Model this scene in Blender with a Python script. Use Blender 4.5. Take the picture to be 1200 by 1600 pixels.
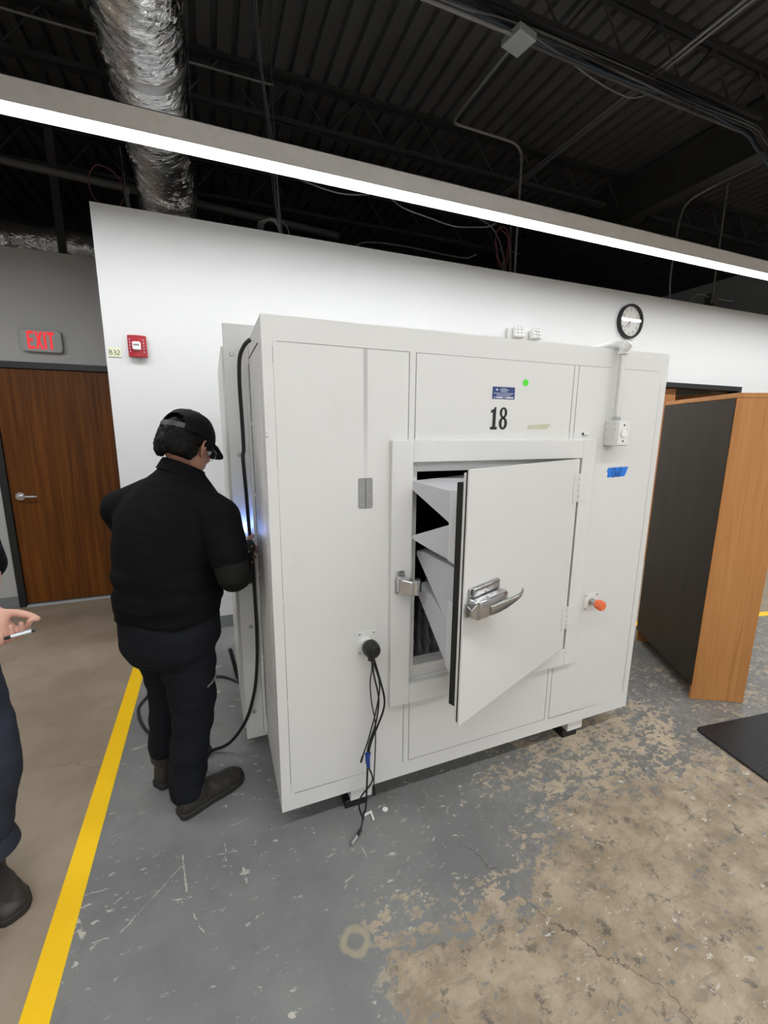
import bpy, bmesh, math, random
from mathutils import Vector as V, Matrix, noise as mnoise
random.seed(7)
for o in list(bpy.data.objects): bpy.data.objects.remove(o)
S = bpy.context.scene
COL = S.collection
# ------------------------------------------------------------------ camera
cd = bpy.data.cameras.new('camera'); cam = bpy.data.objects.new('camera', cd); COL.objects.link(cam)
yaw, pit, rol = .37862, .19111, .0071
f = V((math.sin(yaw)*math.cos(pit), math.cos(yaw)*math.cos(pit), -math.sin(pit)))
r = V((math.cos(yaw), -math.sin(yaw), 0)); u = r.cross(f)
r2 = math.cos(rol)*r + math.sin(rol)*u; u2 = -math.sin(rol)*r + math.cos(rol)*u
M = Matrix((r2, u2, -f)).transposed().to_4x4(); M.translation = (0, 0, 1.57)
cam.matrix_world = M
cd.sensor_fit = 'VERTICAL'; cd.sensor_height = 36; cd.sensor_width = 27; cd.lens = 672.4/1600*36
cd.clip_start = .05; cd.clip_end = 100
S.camera = cam
# ------------------------------------------------------------------ world, exposure
W = bpy.data.worlds.new('world'); S.world = W; W.use_nodes = True
W.node_tree.nodes['Background'].inputs[0].default_value = (.8, .88, 1, 1)
W.node_tree.nodes['Background'].inputs[1].default_value = .6
S.view_settings.view_transform = 'Standard'; S.view_settings.look = 'None'
S.view_settings.gamma = 1; S.view_settings.use_curve_mapping = False
S.view_settings.exposure = 1.28
LAMP = 16.0          # emission of the linear lamps' lenses

# ------------------------------------------------------------------ material helpers
class NT:
    def __init__(s, name):
        s.m = bpy.data.materials.new(name); s.m.use_nodes = True
        s.t = s.m.node_tree; s.b = s.t.nodes['Principled BSDF']; s.tc = None
    def n(s, k, **kw):
        n = s.t.nodes.new(k)
        for a, b in kw.items(): setattr(n, a, b)
        return n
    def put(s, sock, v):
        if isinstance(v, bpy.types.NodeSocket): s.t.links.new(v, sock)
        elif isinstance(v, (tuple, list)):
            sock.default_value = tuple(v) + ((1,) if len(v) == 3 and sock.type == 'RGBA' else ())
        else: sock.default_value = v
    def co(s):
        if not s.tc: s.tc = s.n('ShaderNodeTexCoord').outputs['Object']
        return s.tc
    def map(s, scale=(1, 1, 1), rot=(0, 0, 0), loc=(0, 0, 0)):
        n = s.n('ShaderNodeMapping'); s.put(n.inputs[0], s.co())
        n.inputs['Scale'].default_value = scale; n.inputs['Rotation'].default_value = rot; n.inputs['Location'].default_value = loc
        return n.outputs[0]
    def noise(s, scale, detail=4, rough=.55, dist=0, v=None):
        n = s.n('ShaderNodeTexNoise'); s.put(n.inputs['Vector'], v if v is not None else s.co())
        n.inputs['Scale'].default_value = scale; n.inputs['Detail'].default_value = detail
        n.inputs['Roughness'].default_value = rough; n.inputs['Distortion'].default_value = dist
        return n.outputs[0]
    def ma(s, op, a, b=0.0, c=0.0):
        n = s.n('ShaderNodeMath', operation=op)
        s.put(n.inputs[0], a); s.put(n.inputs[1], b); s.put(n.inputs[2], c); return n.outputs[0]
    def ss(s, x, a, b):
        n = s.n('ShaderNodeMapRange', interpolation_type='SMOOTHSTEP')
        s.put(n.inputs[0], x); n.inputs[1].default_value = a; n.inputs[2].default_value = b; return n.outputs[0]
    def mix(s, fac, a, b, mode='MIX'):
        n = s.n('ShaderNodeMix', data_type='RGBA', blend_type=mode)
        s.put(n.inputs[0], fac); s.put(n.inputs[6], a); s.put(n.inputs[7], b); return n.outputs[2]
    def xyz(s):
        n = s.n('ShaderNodeSeparateXYZ'); s.put(n.inputs[0], s.co()); return n.outputs
    def bump(s, h, st=.2, dist=.01):
        n = s.n('ShaderNodeBump'); s.put(n.inputs['Height'], h); n.inputs['Strength'].default_value = st; n.inputs['Distance'].default_value = dist
        s.t.links.new(n.outputs[0], s.b.inputs['Normal'])
    def set(s, col=None, rough=None, metal=None, spec=None, emit=None, es=0):
        for k, v in (('Base Color', col), ('Roughness', rough), ('Metallic', metal), ('Specular IOR Level', spec), ('Emission Color', emit)):
            if v is not None: s.put(s.b.inputs[k], v)
        if emit is not None: s.b.inputs['Emission Strength'].default_value = es
        return s.m
def simple(name, col, rough=.5, metal=0, spec=.5, var=.08, sc=20, bump=0, bsc=80):
    t = NT(name)
    nz = t.noise(sc, 4)
    lo = tuple(c*(1-var) for c in col); hi = tuple(min(1, c*(1+var)) for c in col)
    t.set(t.mix(nz, lo, hi), rough, metal, spec)
    if bump: t.bump(t.noise(bsc, 3), bump, .004)
    return t.m
def glow(name, col, st):
    t = NT(name); t.set((0, 0, 0), .5, emit=col, es=st); return t.m
def wood(name, a, b, axis=2, sc=1.0, rough=.42, spec=.4):
    t = NT(name); st = [28*sc]*3; st[axis] = 1.1*sc
    v = t.map(tuple(st))
    g = t.noise(1.0, 7, .62, .6, v)
    st2 = [110*sc]*3; st2[axis] = 4*sc
    p = t.noise(1.0, 3, .7, .1, t.map(tuple(st2)))
    c = t.mix(t.ss(g, .3, .72), a, b)
    c = t.mix(t.ma('MULTIPLY', t.ss(p, .52, .75), .45), c, tuple(x*.5 for x in a))
    t.set(c, rough, 0, spec); t.bump(g, .08, .003); return t.m

M_ = {}
M_['chamber'] = simple('chamber_paint', (.665, .662, .64), .42, var=.025, sc=6, bump=.03, bsc=300)
def sheet_paint():
    t = NT('sheet_paint'); x, y, z = t.xyz()[:3]
    # a thin darker streak running down from the top edge, fading out below
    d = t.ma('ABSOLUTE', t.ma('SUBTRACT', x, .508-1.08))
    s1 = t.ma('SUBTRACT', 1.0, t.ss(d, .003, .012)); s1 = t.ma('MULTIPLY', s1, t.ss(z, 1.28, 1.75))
    c = t.mix(t.noise(5, 4), (.655, .652, .630), (.680, .677, .655))
    dirt = t.ma('MULTIPLY', t.ss(t.noise(2.3, 7, .65), .56, .75), .16)
    c = t.mix(dirt, c, (.5, .48, .43))
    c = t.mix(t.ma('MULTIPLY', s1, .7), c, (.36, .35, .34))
    t.set(c, .42); t.bump(t.noise(300, 2), .03, .004); return t.m
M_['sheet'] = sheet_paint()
M_['door'] = simple('door_paint', (.665, .662, .64), .4, var=.02, sc=5)
M_['white'] = simple('white_wall_paint', (.68, .69, .69), .6, var=.012, sc=3, bump=.02, bsc=200)
M_['greywall'] = simple('corridor_wall_paint', (.43, .43, .42), .6, var=.02, sc=3)
M_['officewall'] = simple('office_wall_paint', (.40, .42, .36), .6, var=.02, sc=3)
M_['officefill'] = glow('office_fill', (1, 1, .95), 3)  # glow of the unseen panel added to brighten the office
M_['base'] = simple('baseboard_vinyl', (.19, .20, .205), .5)
M_['black'] = simple('black_paint', (.012, .012, .013), .45)
M_['frame'] = simple('black_door_frame', (.010, .011, .012), .4)
M_['ceil'] = simple('ceiling_black_paint', (.078, .079, .08), .7, var=.25, sc=3)
M_['steel_blk'] = simple('steel_black_paint', (.03, .03, .031), .6, var=.2)
M_['girder'] = simple('girder_grey_black', (.05, .05, .047), .6, var=.15, sc=2)
M_['emt'] = simple('galvanised_conduit', (.22, .22, .22), .4, .5)
M_['emt_dark'] = simple('dark_conduit', (.07, .07, .07), .5, .2)
M_['jbox'] = simple('pale_grey_box', (.32, .34, .34), .5)
M_['oakdoor'] = wood('oak_veneer', (.085, .026, .0035), (.175, .058, .008), spec=.2)
M_['case'] = wood('bookcase_laminate', (.42, .180, .056), (.52, .245, .085), sc=.6, spec=.25)
M_['caseback'] = wood('bookcase_back', (.036, .027, .018), (.047, .036, .024), sc=.5, rough=.5, spec=.25)
M_['redwood'] = wood('reddish_wood', (.30, .115, .035), (.42, .17, .055), sc=.6)
M_['yellow'] = simple('yellow_tape', (.95, .58, .004), .38, var=.04, sc=8)
M_['chrome'] = simple('chrome', (.68, .68, .69), .16, .85, var=.05)
M_['handle'] = simple('cast_handle', (.47, .47, .47), .22, .92, var=.1, sc=60)
M_['zinc'] = simple('zinc_screw', (.45, .45, .44), .35, .8)
M_['gasket'] = simple('black_gasket', (.008, .008, .008), .6)
M_['foam'] = simple('pale_foam', (.54, .54, .56), .85, var=.1, sc=160, bump=.3, bsc=420)
M_['foambase'] = simple('flecked_foam', (.66, .66, .67), .85, var=.16, sc=240, bump=.5, bsc=380)
M_['foamblk'] = simple('black_foam', (.006, .006, .006), .9)
M_['foamtip'] = simple('grey_black_foam', (.50, .50, .51), .9, var=.5, sc=30)
M_['cable'] = simple('black_cable', (.009, .009, .010), .4)
M_['bluetie'] = simple('blue_tie', (.012, .05, .24), .5)
M_['orange'] = simple('orange_cap', (.80, .17, .06), .45)
M_['tapeblue'] = simple('blue_masking_tape', (.012, .17, .64), .6, var=.06)
M_['tapeold'] = simple('old_yellow_tape', (.52, .51, .36), .6, var=.15, sc=40)
M_['ink'] = simple('black_ink', (.006, .006, .006), .5)
M_['inkblue'] = simple('dark_pen_ink', (.01, .02, .10), .6)
M_['green'] = simple('green_sticker', (.07, .72, .015), .4)
M_['plate'] = simple('navy_plate', (.018, .045, .17), .4)
M_['platewhite'] = simple('plate_white', (.66, .70, .78), .5)
M_['greyplate'] = simple('bare_hinge_plate', (.32, .32, .315), .45, .3)
M_['ivory'] = simple('ivory_plastic', (.70, .70, .67), .4)
M_['whiteplastic'] = simple('white_plastic', (.80, .80, .78), .35)
M_['red'] = simple('alarm_red', (.38, .012, .022), .35)
M_['lensclear'] = simple('strobe_lens', (.78, .78, .80), .1, 0, 1, var=.25, sc=90)
M_['sticky'] = simple('sticky_note', (.74, .76, .55), .7)
M_['exit_on'] = glow('exit_letters', (1, .004, .008), .62)
M_['exitcase'] = simple('exit_housing', (.36, .36, .355), .4)
M_['clockface'] = simple('clock_face', (.70, .70, .66), .5)
M_['mat'] = None
M_['lamp_on'] = glow('lamp_lens', (.98, .99, 1), LAMP)
M_['lamphouse'] = simple('lamp_housing', (.85, .83, .80), .5)
M_['skin'] = simple('skin_tan', (.40, .20, .135), .5, var=.1, sc=30, bump=.06, bsc=200)
M_['skin2'] = simple('skin_light', (.56, .31, .235), .5, var=.1, sc=40, bump=.06, bsc=200)
M_['hair'] = simple('black_hair', (.0035, .003, .0026), .5, 0, .12, var=.4, sc=120, bump=.6, bsc=160)
M_['cap'] = simple('black_cap', (.0045, .0045, .005), .7, 0, .12, bump=.1, bsc=400)
M_['strap'] = simple('cap_strap', (.045, .045, .048), .5)
M_['rubber'] = simple('sole_rubber', (.020, .018, .016), .7)
M_['boot'] = simple('boot_leather', (.026, .022, .018), .5, var=.35, sc=18, bump=.3, bsc=90)
M_['eye'] = simple('eye_white', (.75, .74, .72), .2)
M_['toolyel'] = simple('tool_yellow', (.62, .36, .02), .4)
M_['toolblk'] = simple('tool_black', (.010, .010, .010), .4)
M_['led'] = glow('tool_led', (.35, .5, 1), 30)
M_['redwire'] = simple('red_wire', (.12, .025, .04), .5)
M_['bluewire'] = simple('blue_wire', (.035, .055, .08), .5)
M_['greywire'] = simple('grey_wire', (.16, .16, .16), .5)
M_['alu'] = simple('threshold_aluminium', (.62, .68, .72), .35, .6)
def cloth(name, col, rough=.85, sc=9, st=.16):
    t = NT(name)
    w = t.noise(sc, 4, .5, 1.2, t.map((1, 1, 2.6)))
    t.set(t.mix(t.noise(14, 5), tuple(c*.8 for c in col), tuple(c*1.2 for c in col)), rough, 0, .12)
    h = t.ma('ADD', t.ma('MULTIPLY', w, 1.0), t.ma('MULTIPLY', t.noise(420, 1), .04))
    t.bump(h, st, .03); return t.m
M_['shirt'] = cloth('black_shirt', (.0040, .0040, .0048))
M_['sleeve'] = cloth('charcoal_sleeve', (.011, .011, .010))
M_['trousers'] = cloth('dark_trousers', (.0095, .0105, .0135))
M_['navy'] = cloth('navy_trousers', (.035, .040, .055))
def foil():
    t = NT('foil'); x = t.map((8, 26, 8)); a = t.noise(1.0, 4, .6, 1.6, x); b = t.noise(70, 4, .6, .6)
    t.set((.72, .72, .72), t.ma('ADD', .10, t.ma('MULTIPLY', b, .12)), 1.0)
    t.bump(t.ma('ADD', a, t.ma('MULTIPLY', b, .06)), .55, .03); return t.m
M_['foil'] = foil()
M_['foilwrap'] = simple('foil_tape', (.42, .42, .42), .3, .9, bump=.3, bsc=30)
def matmat():
    t = NT('rubber_mat'); v = t.map((1, 1, 1), (0, 0, .78))
    n = t.n('ShaderNodeTexBrick'); t.put(n.inputs['Vector'], v); n.inputs['Scale'].default_value = 16
    n.inputs['Mortar Size'].default_value = .07; n.inputs['Mortar Smooth'].default_value = .4; n.inputs['Brick Width'].default_value = .5; n.inputs['Row Height'].default_value = .25; n.offset = .5
    mc = t.mix(t.noise(30, 4), (.010, .010, .012), (.024, .024, .028)); t.set(t.mix(t.ma('MULTIPLY', n.outputs['Fac'], .7), mc, (.003, .003, .003)), .5, 0, .4)
    t.bump(n.outputs['Fac'], 1.0, .012); return t.m
M_['mat'] = matmat()
# individual scrapes through the grey paint: two ends and a half width, metres
SCRATCH = ((-.198, 1.516, -.177, 1.371, .0035), (-.366, 1.309, -.196, 1.474, .0022), (.01, 1.383, .017, 1.328, .005), (-.152, 1.284, -.139, 1.251, .0025), (-.527, 1.485, -.428, 1.478, .002),
           (-.402, 1.415, -.364, 1.439, .0025), (-.109, 1.476, -.008, 1.458, .002), (-.048, 1.506, -.048, 1.434, .002), (-.022, 1.577, .023, 1.582, .002), (.342, 1.201, .376, 1.211, .002),
           (.434, 1.313, .443, 1.25, .002), (-.465, 2.193, -.396, 2.204, .005), (-.135, 2.812, -.036, 2.857, .008), (-.502, 1.397, -.473, 1.343, .010), (-.44, 1.31, -.397, 1.308, .002), (-.137, 1.242, -.121, 1.217, .002))
def floor_mat():
    t = NT('worn_painted_concrete'); X, Y, Z = t.xyz()[:3]; co = t.co()
    ma, ss, nz = t.ma, t.ss, t.noise
    big = nz(1.4, 5, .6); mid = nz(7, 8, .68); fine = nz(38, 7, .7); strk = nz(1, 6, .7, .3, t.map((9, 26, 1), (0, 0, -.55)))
    # colours
    paint = t.mix(ss(nz(3, 6, .6), .3, .7), (.165, .168, .166), (.216, .219, .212))
    paint = t.mix(ma('MULTIPLY', ss(nz(2.2, 6, .7, .4), .55, .72), .55), paint, (.115, .112, .100))
    paint = t.mix(ma('MULTIPLY', ss(mid, .58, .74), .4), paint, (.115, .118, .114))
    paint = t.mix(ma('MULTIPLY', ma('MULTIPLY', ss(X, .5, 1.4), ss(nz(24, 6, .7), .40, .62)), .6), paint, (.125, .112, .088))
    conc = t.mix(ss(mid, .32, .68), (.24, .185, .122), (.40, .322, .232))
    conc = t.mix(ma('MULTIPLY', ss(strk, .5, .68), .5), conc, (.15, .130, .098))
    conc = t.mix(ma('MULTIPLY', ss(nz(19, 7, .74), .545, .63), .8), conc, (.075, .068, .060))
    conc = t.mix(ma('MULTIPLY', ss(fine, .55, .75), .5), conc, (.56, .47, .35))
    # worn field: strong to the right and front, broken speckle around the box's right foot
    wob = ma('MULTIPLY', ma('SUBTRACT', big, .5), .9)
    f1 = ma('MULTIPLY', ma('SUBTRACT', ma('ADD', 1.02, ma('MULTIPLY', ss(X, .85, 1.35), .16)), Y), 2.6)
    f2 = ma('MULTIPLY', ma('SUBTRACT', X, .37), 5.0)
    fr = ma('MINIMUM', f1, f2); fr = ma('MINIMUM', ma('MAXIMUM', ma('ADD', fr, wob), -1.0), .46)
    dx = ma('SUBTRACT', X, 1.75); dy = ma('MULTIPLY', ma('SUBTRACT', Y, 1.38), 1.7)
    blob = ma('SQRT', ma('ADD', ma('MULTIPLY', dx, dx), ma('MULTIPLY', dy, dy)))
    f3 = ma('SUBTRACT', ma('MULTIPLY', ss(blob, 1.05, .2), .50), .38)
    f4 = ma('SUBTRACT', ma('MULTIPLY', ma('MULTIPLY', ss(X, 1.6, 3.0), ss(Y, 2.6, 1.5)), .35), .42)
    fld = ma('MAXIMUM', ma('MAXIMUM', fr, f3), f4)
    nn = ma('ADD', ma('MULTIPLY', ma('SUBTRACT', mid, .5), 1.5), ma('ADD', ma('MULTIPLY', ma('SUBTRACT', fine, .5), 2.3), ma('MULTIPLY', ma('SUBTRACT', strk, .5), 1.8)))
    worn = ss(ma('ADD', fld, nn), .0, .16)
    worn = ma('MULTIPLY', worn, ss(X, .28, .42))
    conc = t.mix(ma('MULTIPLY', ss(fr, .25, -.15), .5), conc, (.50, .41, .30))
    # loose chips and scrapes elsewhere
    chipn = nz(16, 5, .72, .3, t.map((1, 2.1, 1), (0, 0, .4)))
    chips = ma('MULTIPLY', ss(chipn, .62, .645), ss(nz(1.9, 2), .38, .52))
    scr = nz(5, 3, .6, .6, t.map((1.0, 9, 1), (0, 0, -.85)))
    scr = ma('MULTIPLY', ss(ma('ABSOLUTE', ma('SUBTRACT', scr, .5)), .006, .002), ma('MULTIPLY', ss(fine, .52, .6), ss(nz(2.7, 2), .5, .58)))
    loose = ma('MAXIMUM', chips, scr)
    vec = t.n('ShaderNodeVectorMath', operation='ADD'); t.put(vec.inputs[0], co)
    nv = t.n('ShaderNodeTexNoise'); t.put(nv.inputs['Vector'], co); nv.inputs['Scale'].default_value = 45; nv.inputs['Detail'].default_value = 5
    sc_ = t.n('ShaderNodeVectorMath', operation='MULTIPLY_ADD'); t.put(sc_.inputs[0], nv.outputs[1]); sc_.inputs[1].default_value = (.014,)*3; sc_.inputs[2].default_value = (-.007,)*3
    t.t.links.new(sc_.outputs[0], vec.inputs[1])
    sp = t.n('ShaderNodeSeparateXYZ'); t.t.links.new(vec.outputs[0], sp.inputs[0]); xw, yw = sp.outputs[0], sp.outputs[1]
    for xa, ya, xb, yb, wd in SCRATCH:
        L2 = (xb-xa)**2+(yb-ya)**2
        px_ = ma('SUBTRACT', xw, xa); py_ = ma('SUBTRACT', yw, ya)
        tt = ma('MULTIPLY', ma('ADD', ma('MULTIPLY', px_, xb-xa), ma('MULTIPLY', py_, yb-ya)), 1/L2)
        tt = ma('MINIMUM', ma('MAXIMUM', tt, 0.0), 1.0)
        ex_ = ma('SUBTRACT', px_, ma('MULTIPLY', tt, xb-xa)); ey_ = ma('SUBTRACT', py_, ma('MULTIPLY', tt, yb-ya))
        dd = ma('SQRT', ma('ADD', ma('MULTIPLY', ex_, ex_), ma('MULTIPLY', ey_, ey_)))
        loose = ma('MAXIMUM', loose, ma('MULTIPLY', ss(dd, wd, wd*.5), ss(fine, .40, .52)))
    # ring of an old anchor patch
    rx = ma('SUBTRACT', X, .322); ry = ma('SUBTRACT', Y, 1.018)
    rd = ma('ADD', ma('SQRT', ma('ADD', ma('MULTIPLY', rx, rx), ma('MULTIPLY', ry, ry))), ma('MULTIPLY', ma('SUBTRACT', mid, .5), .075))
    ring = ma('MULTIPLY', ss(rd, .022, .031), ss(rd, .052, .04))
    col = t.mix(worn, paint, conc)
    col = t.mix(loose, col, (.50, .47, .41))
    col = t.mix(ma('MULTIPLY', ring, .8), col, (.36, .32, .22))
    # bare aisle concrete left of the tape
    aisle = t.mix(ss(nz(2.0, 7, .62), .3, .72), (.235, .185, .132), (.345, .280, .212))
    aisle = t.mix(ma('MULTIPLY', ss(nz(6, 7, .7), .57, .75), .5), aisle, (.19, .145, .095))
    aisle = t.mix(ma('MULTIPLY', ss(fine, .6, .8), .35), aisle, (.42, .36, .28))
    left = ss(X, -.54, -.548)
    back = ss(ma('ADD', Y, ma('MULTIPLY', X, .21)), 2.94, 2.945)
    back = ma('MULTIPLY', back, ss(X, 2.2, 2.3))
    col = t.mix(ma('MAXIMUM', left, back), col, aisle)
    # cracks
    wv = ma('MULTIPLY', ma('SUBTRACT', nz(6, 4, .6), .5), .22)
    ck = ma('ABSOLUTE', ma('SUBTRACT', ma('ADD', X, wv), ma('SUBTRACT', 1.36, ma('MULTIPLY', Y, .48))))
    ck = ma('MULTIPLY', ss(ck, .0035, .001), ss(Y, 1.25, 1.1))
    ck2 = ma('ABSOLUTE', ma('SUBTRACT', ma('ADD', Y, wv), ma('SUBTRACT', 2.0, ma('MULTIPLY', X, .25))))
    ck2 = ma('MULTIPLY', ss(ck2, .004, .001), left)
    ck = ma('MAXIMUM', ck, ma('MULTIPLY', ck2, .6))
    col = t.mix(ma('MULTIPLY', ck, .7), col, (.07, .055, .045))
    t.set(col, ma('ADD', .40, ma('MULTIPLY', worn, .18)), 0, .35)
    t.bump(ma('ADD', ma('MULTIPLY', worn, -.5), ma('MULTIPLY', fine, .25)), .25, .003)
    return t.m
M_['floor'] = floor_mat()

# ------------------------------------------------------------------ mesh helpers
class B:
    def __init__(s): s.b = bmesh.new()
    def face(s, pts):
        vs = [s.b.verts.new(p) for p in pts]
        try: s.b.faces.new(vs)
        except ValueError: pass
        return s
    def hexa(s, p):
        v = [s.b.verts.new(q) for q in p]
        for i in ((0, 3, 2, 1), (4, 5, 6, 7), (0, 1, 5, 4), (1, 2, 6, 5), (2, 3, 7, 6), (3, 0, 4, 7)): s.b.faces.new([v[k] for k in i])
        return s
    def box(s, a, b):
        (x0, y0, z0), (x1, y1, z1) = a, b
        x0, x1 = sorted((x0, x1)); y0, y1 = sorted((y0, y1)); z0, z1 = sorted((z0, z1))
        return s.hexa([(x0, y0, z0), (x1, y0, z0), (x1, y1, z0), (x0, y1, z0), (x0, y0, z1), (x1, y0, z1), (x1, y1, z1), (x0, y1, z1)])
    def obox(s, o, ax, ay, az):     # corner + three edge vectors
        o, ax, ay, az = V(o), V(ax), V(ay), V(az)
        return s.hexa([o, o+ax, o+ax+ay, o+ay, o+az, o+ax+az, o+ax+ay+az, o+ay+az])
    def prism(s, pts, ext):
        ext = V(ext); a = [s.b.verts.new(p) for p in pts]; c = [s.b.verts.new(V(p)+ext) for p in pts]; n = len(a)
        s.b.faces.new(a[::-1]); s.b.faces.new(c)
        for i in range(n): s.b.faces.new((a[i], a[(i+1) % n], c[(i+1) % n], c[i]))
        return s
    def rings(s, rs, cap=True, closed=False):
        vr = [[s.b.verts.new(p) for p in q] for q in rs]; n = len(vr[0])
        m = len(vr)
        for i in range(m if closed else m-1):
            for j in range(n):
                s.b.faces.new((vr[i][j], vr[i][(j+1) % n], vr[(i+1) % m][(j+1) % n], vr[(i+1) % m][j]))
        if cap and not closed: s.b.faces.new(vr[0][::-1]); s.b.faces.new(vr[-1])
        return s
    def cyl(s, p0, p1, r0, seg=16, r1=None):
        p0, p1 = V(p0), V(p1); d = (p1-p0).normalized(); a = d.orthogonal().normalized(); c = d.cross(a)
        r1 = r0 if r1 is None else r1
        R = lambda p, r: [p+(a*math.cos(t)+c*math.sin(t))*r for t in (2*math.pi*k/seg for k in range(seg))]
        return s.rings([R(p0, r0), R(p1, r1)])
    def tube(s, pts, rad, seg=8, smooth=4, rads=None, closed=False):
        P = spline(pts, smooth, closed) if smooth > 1 else [V(p) for p in pts]
        n = len(P); rs = []; a = None
        RR = None
        if rads:
            RR = []
            for i in range(n):
                q = i*(len(rads)-1)/(n-1); k = min(int(q), len(rads)-2); tt = q-k; RR.append(rads[k]*(1-tt)+rads[k+1]*tt)
        for i in range(n):
            if closed: d = (P[(i+1) % n]-P[i-1]).normalized()
            else: d = (P[min(i+1, n-1)]-P[max(i-1, 0)]).normalized()
            a = d.orthogonal().normalized() if a is None else (a-d*a.dot(d)).normalized()
            c = d.cross(a); q = RR[i] if RR else rad
            rs.append([P[i]+(a*math.cos(t)+c*math.sin(t))*q for t in (2*math.pi*k/seg for k in range(seg))])
        return s.rings(rs, closed=closed)
    def sph(s, c, r, seg=16, rot=None):
        c = V(c); r = (r, r, r) if not hasattr(r, '__len__') else r
        m = Matrix.Translation(c) @ (rot.to_4x4() if rot else Matrix.Identity(4)) @ Matrix.Diagonal((*r, 1))
        bmesh.ops.create_uvsphere(s.b, u_segments=seg, v_segments=max(6, seg*2//3), radius=1, matrix=m); return s
    def limb(s, pts, rads, seg=14, sub=5):     # tapered round limb with round ends
        P = spline(pts, sub); n = len(P)
        s.tube(P, 0, seg, 1, rads=[_lerp(rads, i/(n-1)) for i in range(n)])
        s.sph(P[0], rads[0]*.985, seg); s.sph(P[-1], rads[-1]*.985, seg); return s
    def lathe(s, prof, o, axis, seg=28):
        o = V(o); d = V(axis).normalized(); a = d.orthogonal().normalized(); c = d.cross(a)
        return s.rings([[o+d*h+(a*math.cos(t)+c*math.sin(t))*max(r, 1e-5) for t in (2*math.pi*k/seg for k in range(seg))] for r, h in prof])
def _lerp(L, t):
    q = t*(len(L)-1); k = min(int(q), len(L)-2); return L[k]*(1-(q-k))+L[k+1]*(q-k)
def spline(pts, sub=4, closed=False):
    P = [V(p) for p in pts]; n = len(P); out = []
    if n < 3 and not closed:
        return [P[0].lerp(P[-1], i/sub) for i in range(sub+1)]
    for i in range(n if closed else n-1):
        if closed: p0, p1, p2, p3 = P[i-1], P[i], P[(i+1) % n], P[(i+2) % n]
        else: p0, p1, p2, p3 = P[max(i-1, 0)], P[i], P[i+1], P[min(i+2, n-1)]
        for k in range(sub):
            t = k/sub
            out.append(.5*((2*p1)+(p2-p0)*t+(2*p0-5*p1+4*p2-p3)*t*t+(3*p1-p0-3*p2+p3)*t*t*t))
    if not closed: out.append(P[-1])
    return out
def wpos(o):
    p = V((0, 0, 0))
    while o: p += o.location; o = o.parent
    return p
def obj(name, b, mat, parent=None, bevel=0, smooth=True, label=None, loc=None, seg=2, ang=35):
    me = b if isinstance(b, bpy.types.Mesh) else bpy.data.meshes.new(name)
    if not isinstance(b, bpy.types.Mesh):
        bmesh.ops.recalc_face_normals(b.b, faces=b.b.faces[:]); b.b.to_mesh(me); b.b.free()
    off = wpos(parent) if parent else V((0, 0, 0))
    if loc is not None: off = V(loc)
    if off.length: me.transform(Matrix.Translation(-off))
    o = bpy.data.objects.new(name, me); COL.objects.link(o)
    if parent: o.parent = parent; o.location = off-wpos(parent)
    else: o.location = off
    if mat: me.materials.append(M_[mat] if isinstance(mat, str) else mat)
    if smooth:
        me.shade_smooth(); me.set_sharp_from_angle(angle=math.radians(ang))
    if bevel:
        m = o.modifiers.new('bevel', 'BEVEL'); m.width = bevel; m.segments = seg; m.limit_method = 'ANGLE'; m.angle_limit = .6
        m.harden_normals = False
    if label: o['label'] = label
    return o
def thing(name, loc, label, cat, group=None):
    o = bpy.data.objects.new(name, None); COL.objects.link(o); o.location = loc; o.empty_display_size = .1
    return tag(o, label, cat, group)
def tag(o, label, cat, group=None):
    o['label'] = label; o['category'] = cat
    if group: o['group'] = group
    return o
def struct(o): o['kind'] = 'structure'; return o
def eval_mesh(b, mods):
    me = bpy.data.meshes.new('tmp'); bmesh.ops.recalc_face_normals(b.b, faces=b.b.faces[:]); b.b.to_mesh(me); b.b.free()
    o = bpy.data.objects.new('tmp', me); COL.objects.link(o); mods(o)
    m2 = bpy.data.meshes.new_from_object(o.evaluated_get(bpy.context.evaluated_depsgraph_get()))
    bpy.data.objects.remove(o); bpy.data.meshes.remove(me); m2.materials.clear(); return m2
def remesh(b, vox, it=6, fac=.5):
    def md(o):
        m = o.modifiers.new('r', 'REMESH'); m.mode = 'VOXEL'; m.voxel_size = vox
        if it:
            m = o.modifiers.new('s', 'SMOOTH'); m.iterations = it; m.factor = fac
    return eval_mesh(b, md)
def wrinkle(me, fn):
    nn = [v.normal.copy() for v in me.vertices]
    for v, n in zip(me.vertices, nn): v.co += n*fn(v.co)
    return me
def text_mesh(s, size, o, ax, ay, thick=.0008, align='CENTER', sx=1.0):
    c = bpy.data.curves.new('t', 'FONT'); c.body = s; c.size = size; c.align_x = align; c.align_y = 'CENTER'; c.extrude = thick; c.resolution_u = 3
    t = bpy.data.objects.new('t', c); COL.objects.link(t)
    me = bpy.data.meshes.new_from_object(t.evaluated_get(bpy.context.evaluated_depsgraph_get()))
    bpy.data.objects.remove(t)
    ax, ay = V(ax).normalized(), V(ay).normalized(); az = ax.cross(ay)
    m = Matrix((ax*sx, ay, az)).transposed().to_4x4(); m.translation = V(o); me.transform(m); return me
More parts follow.
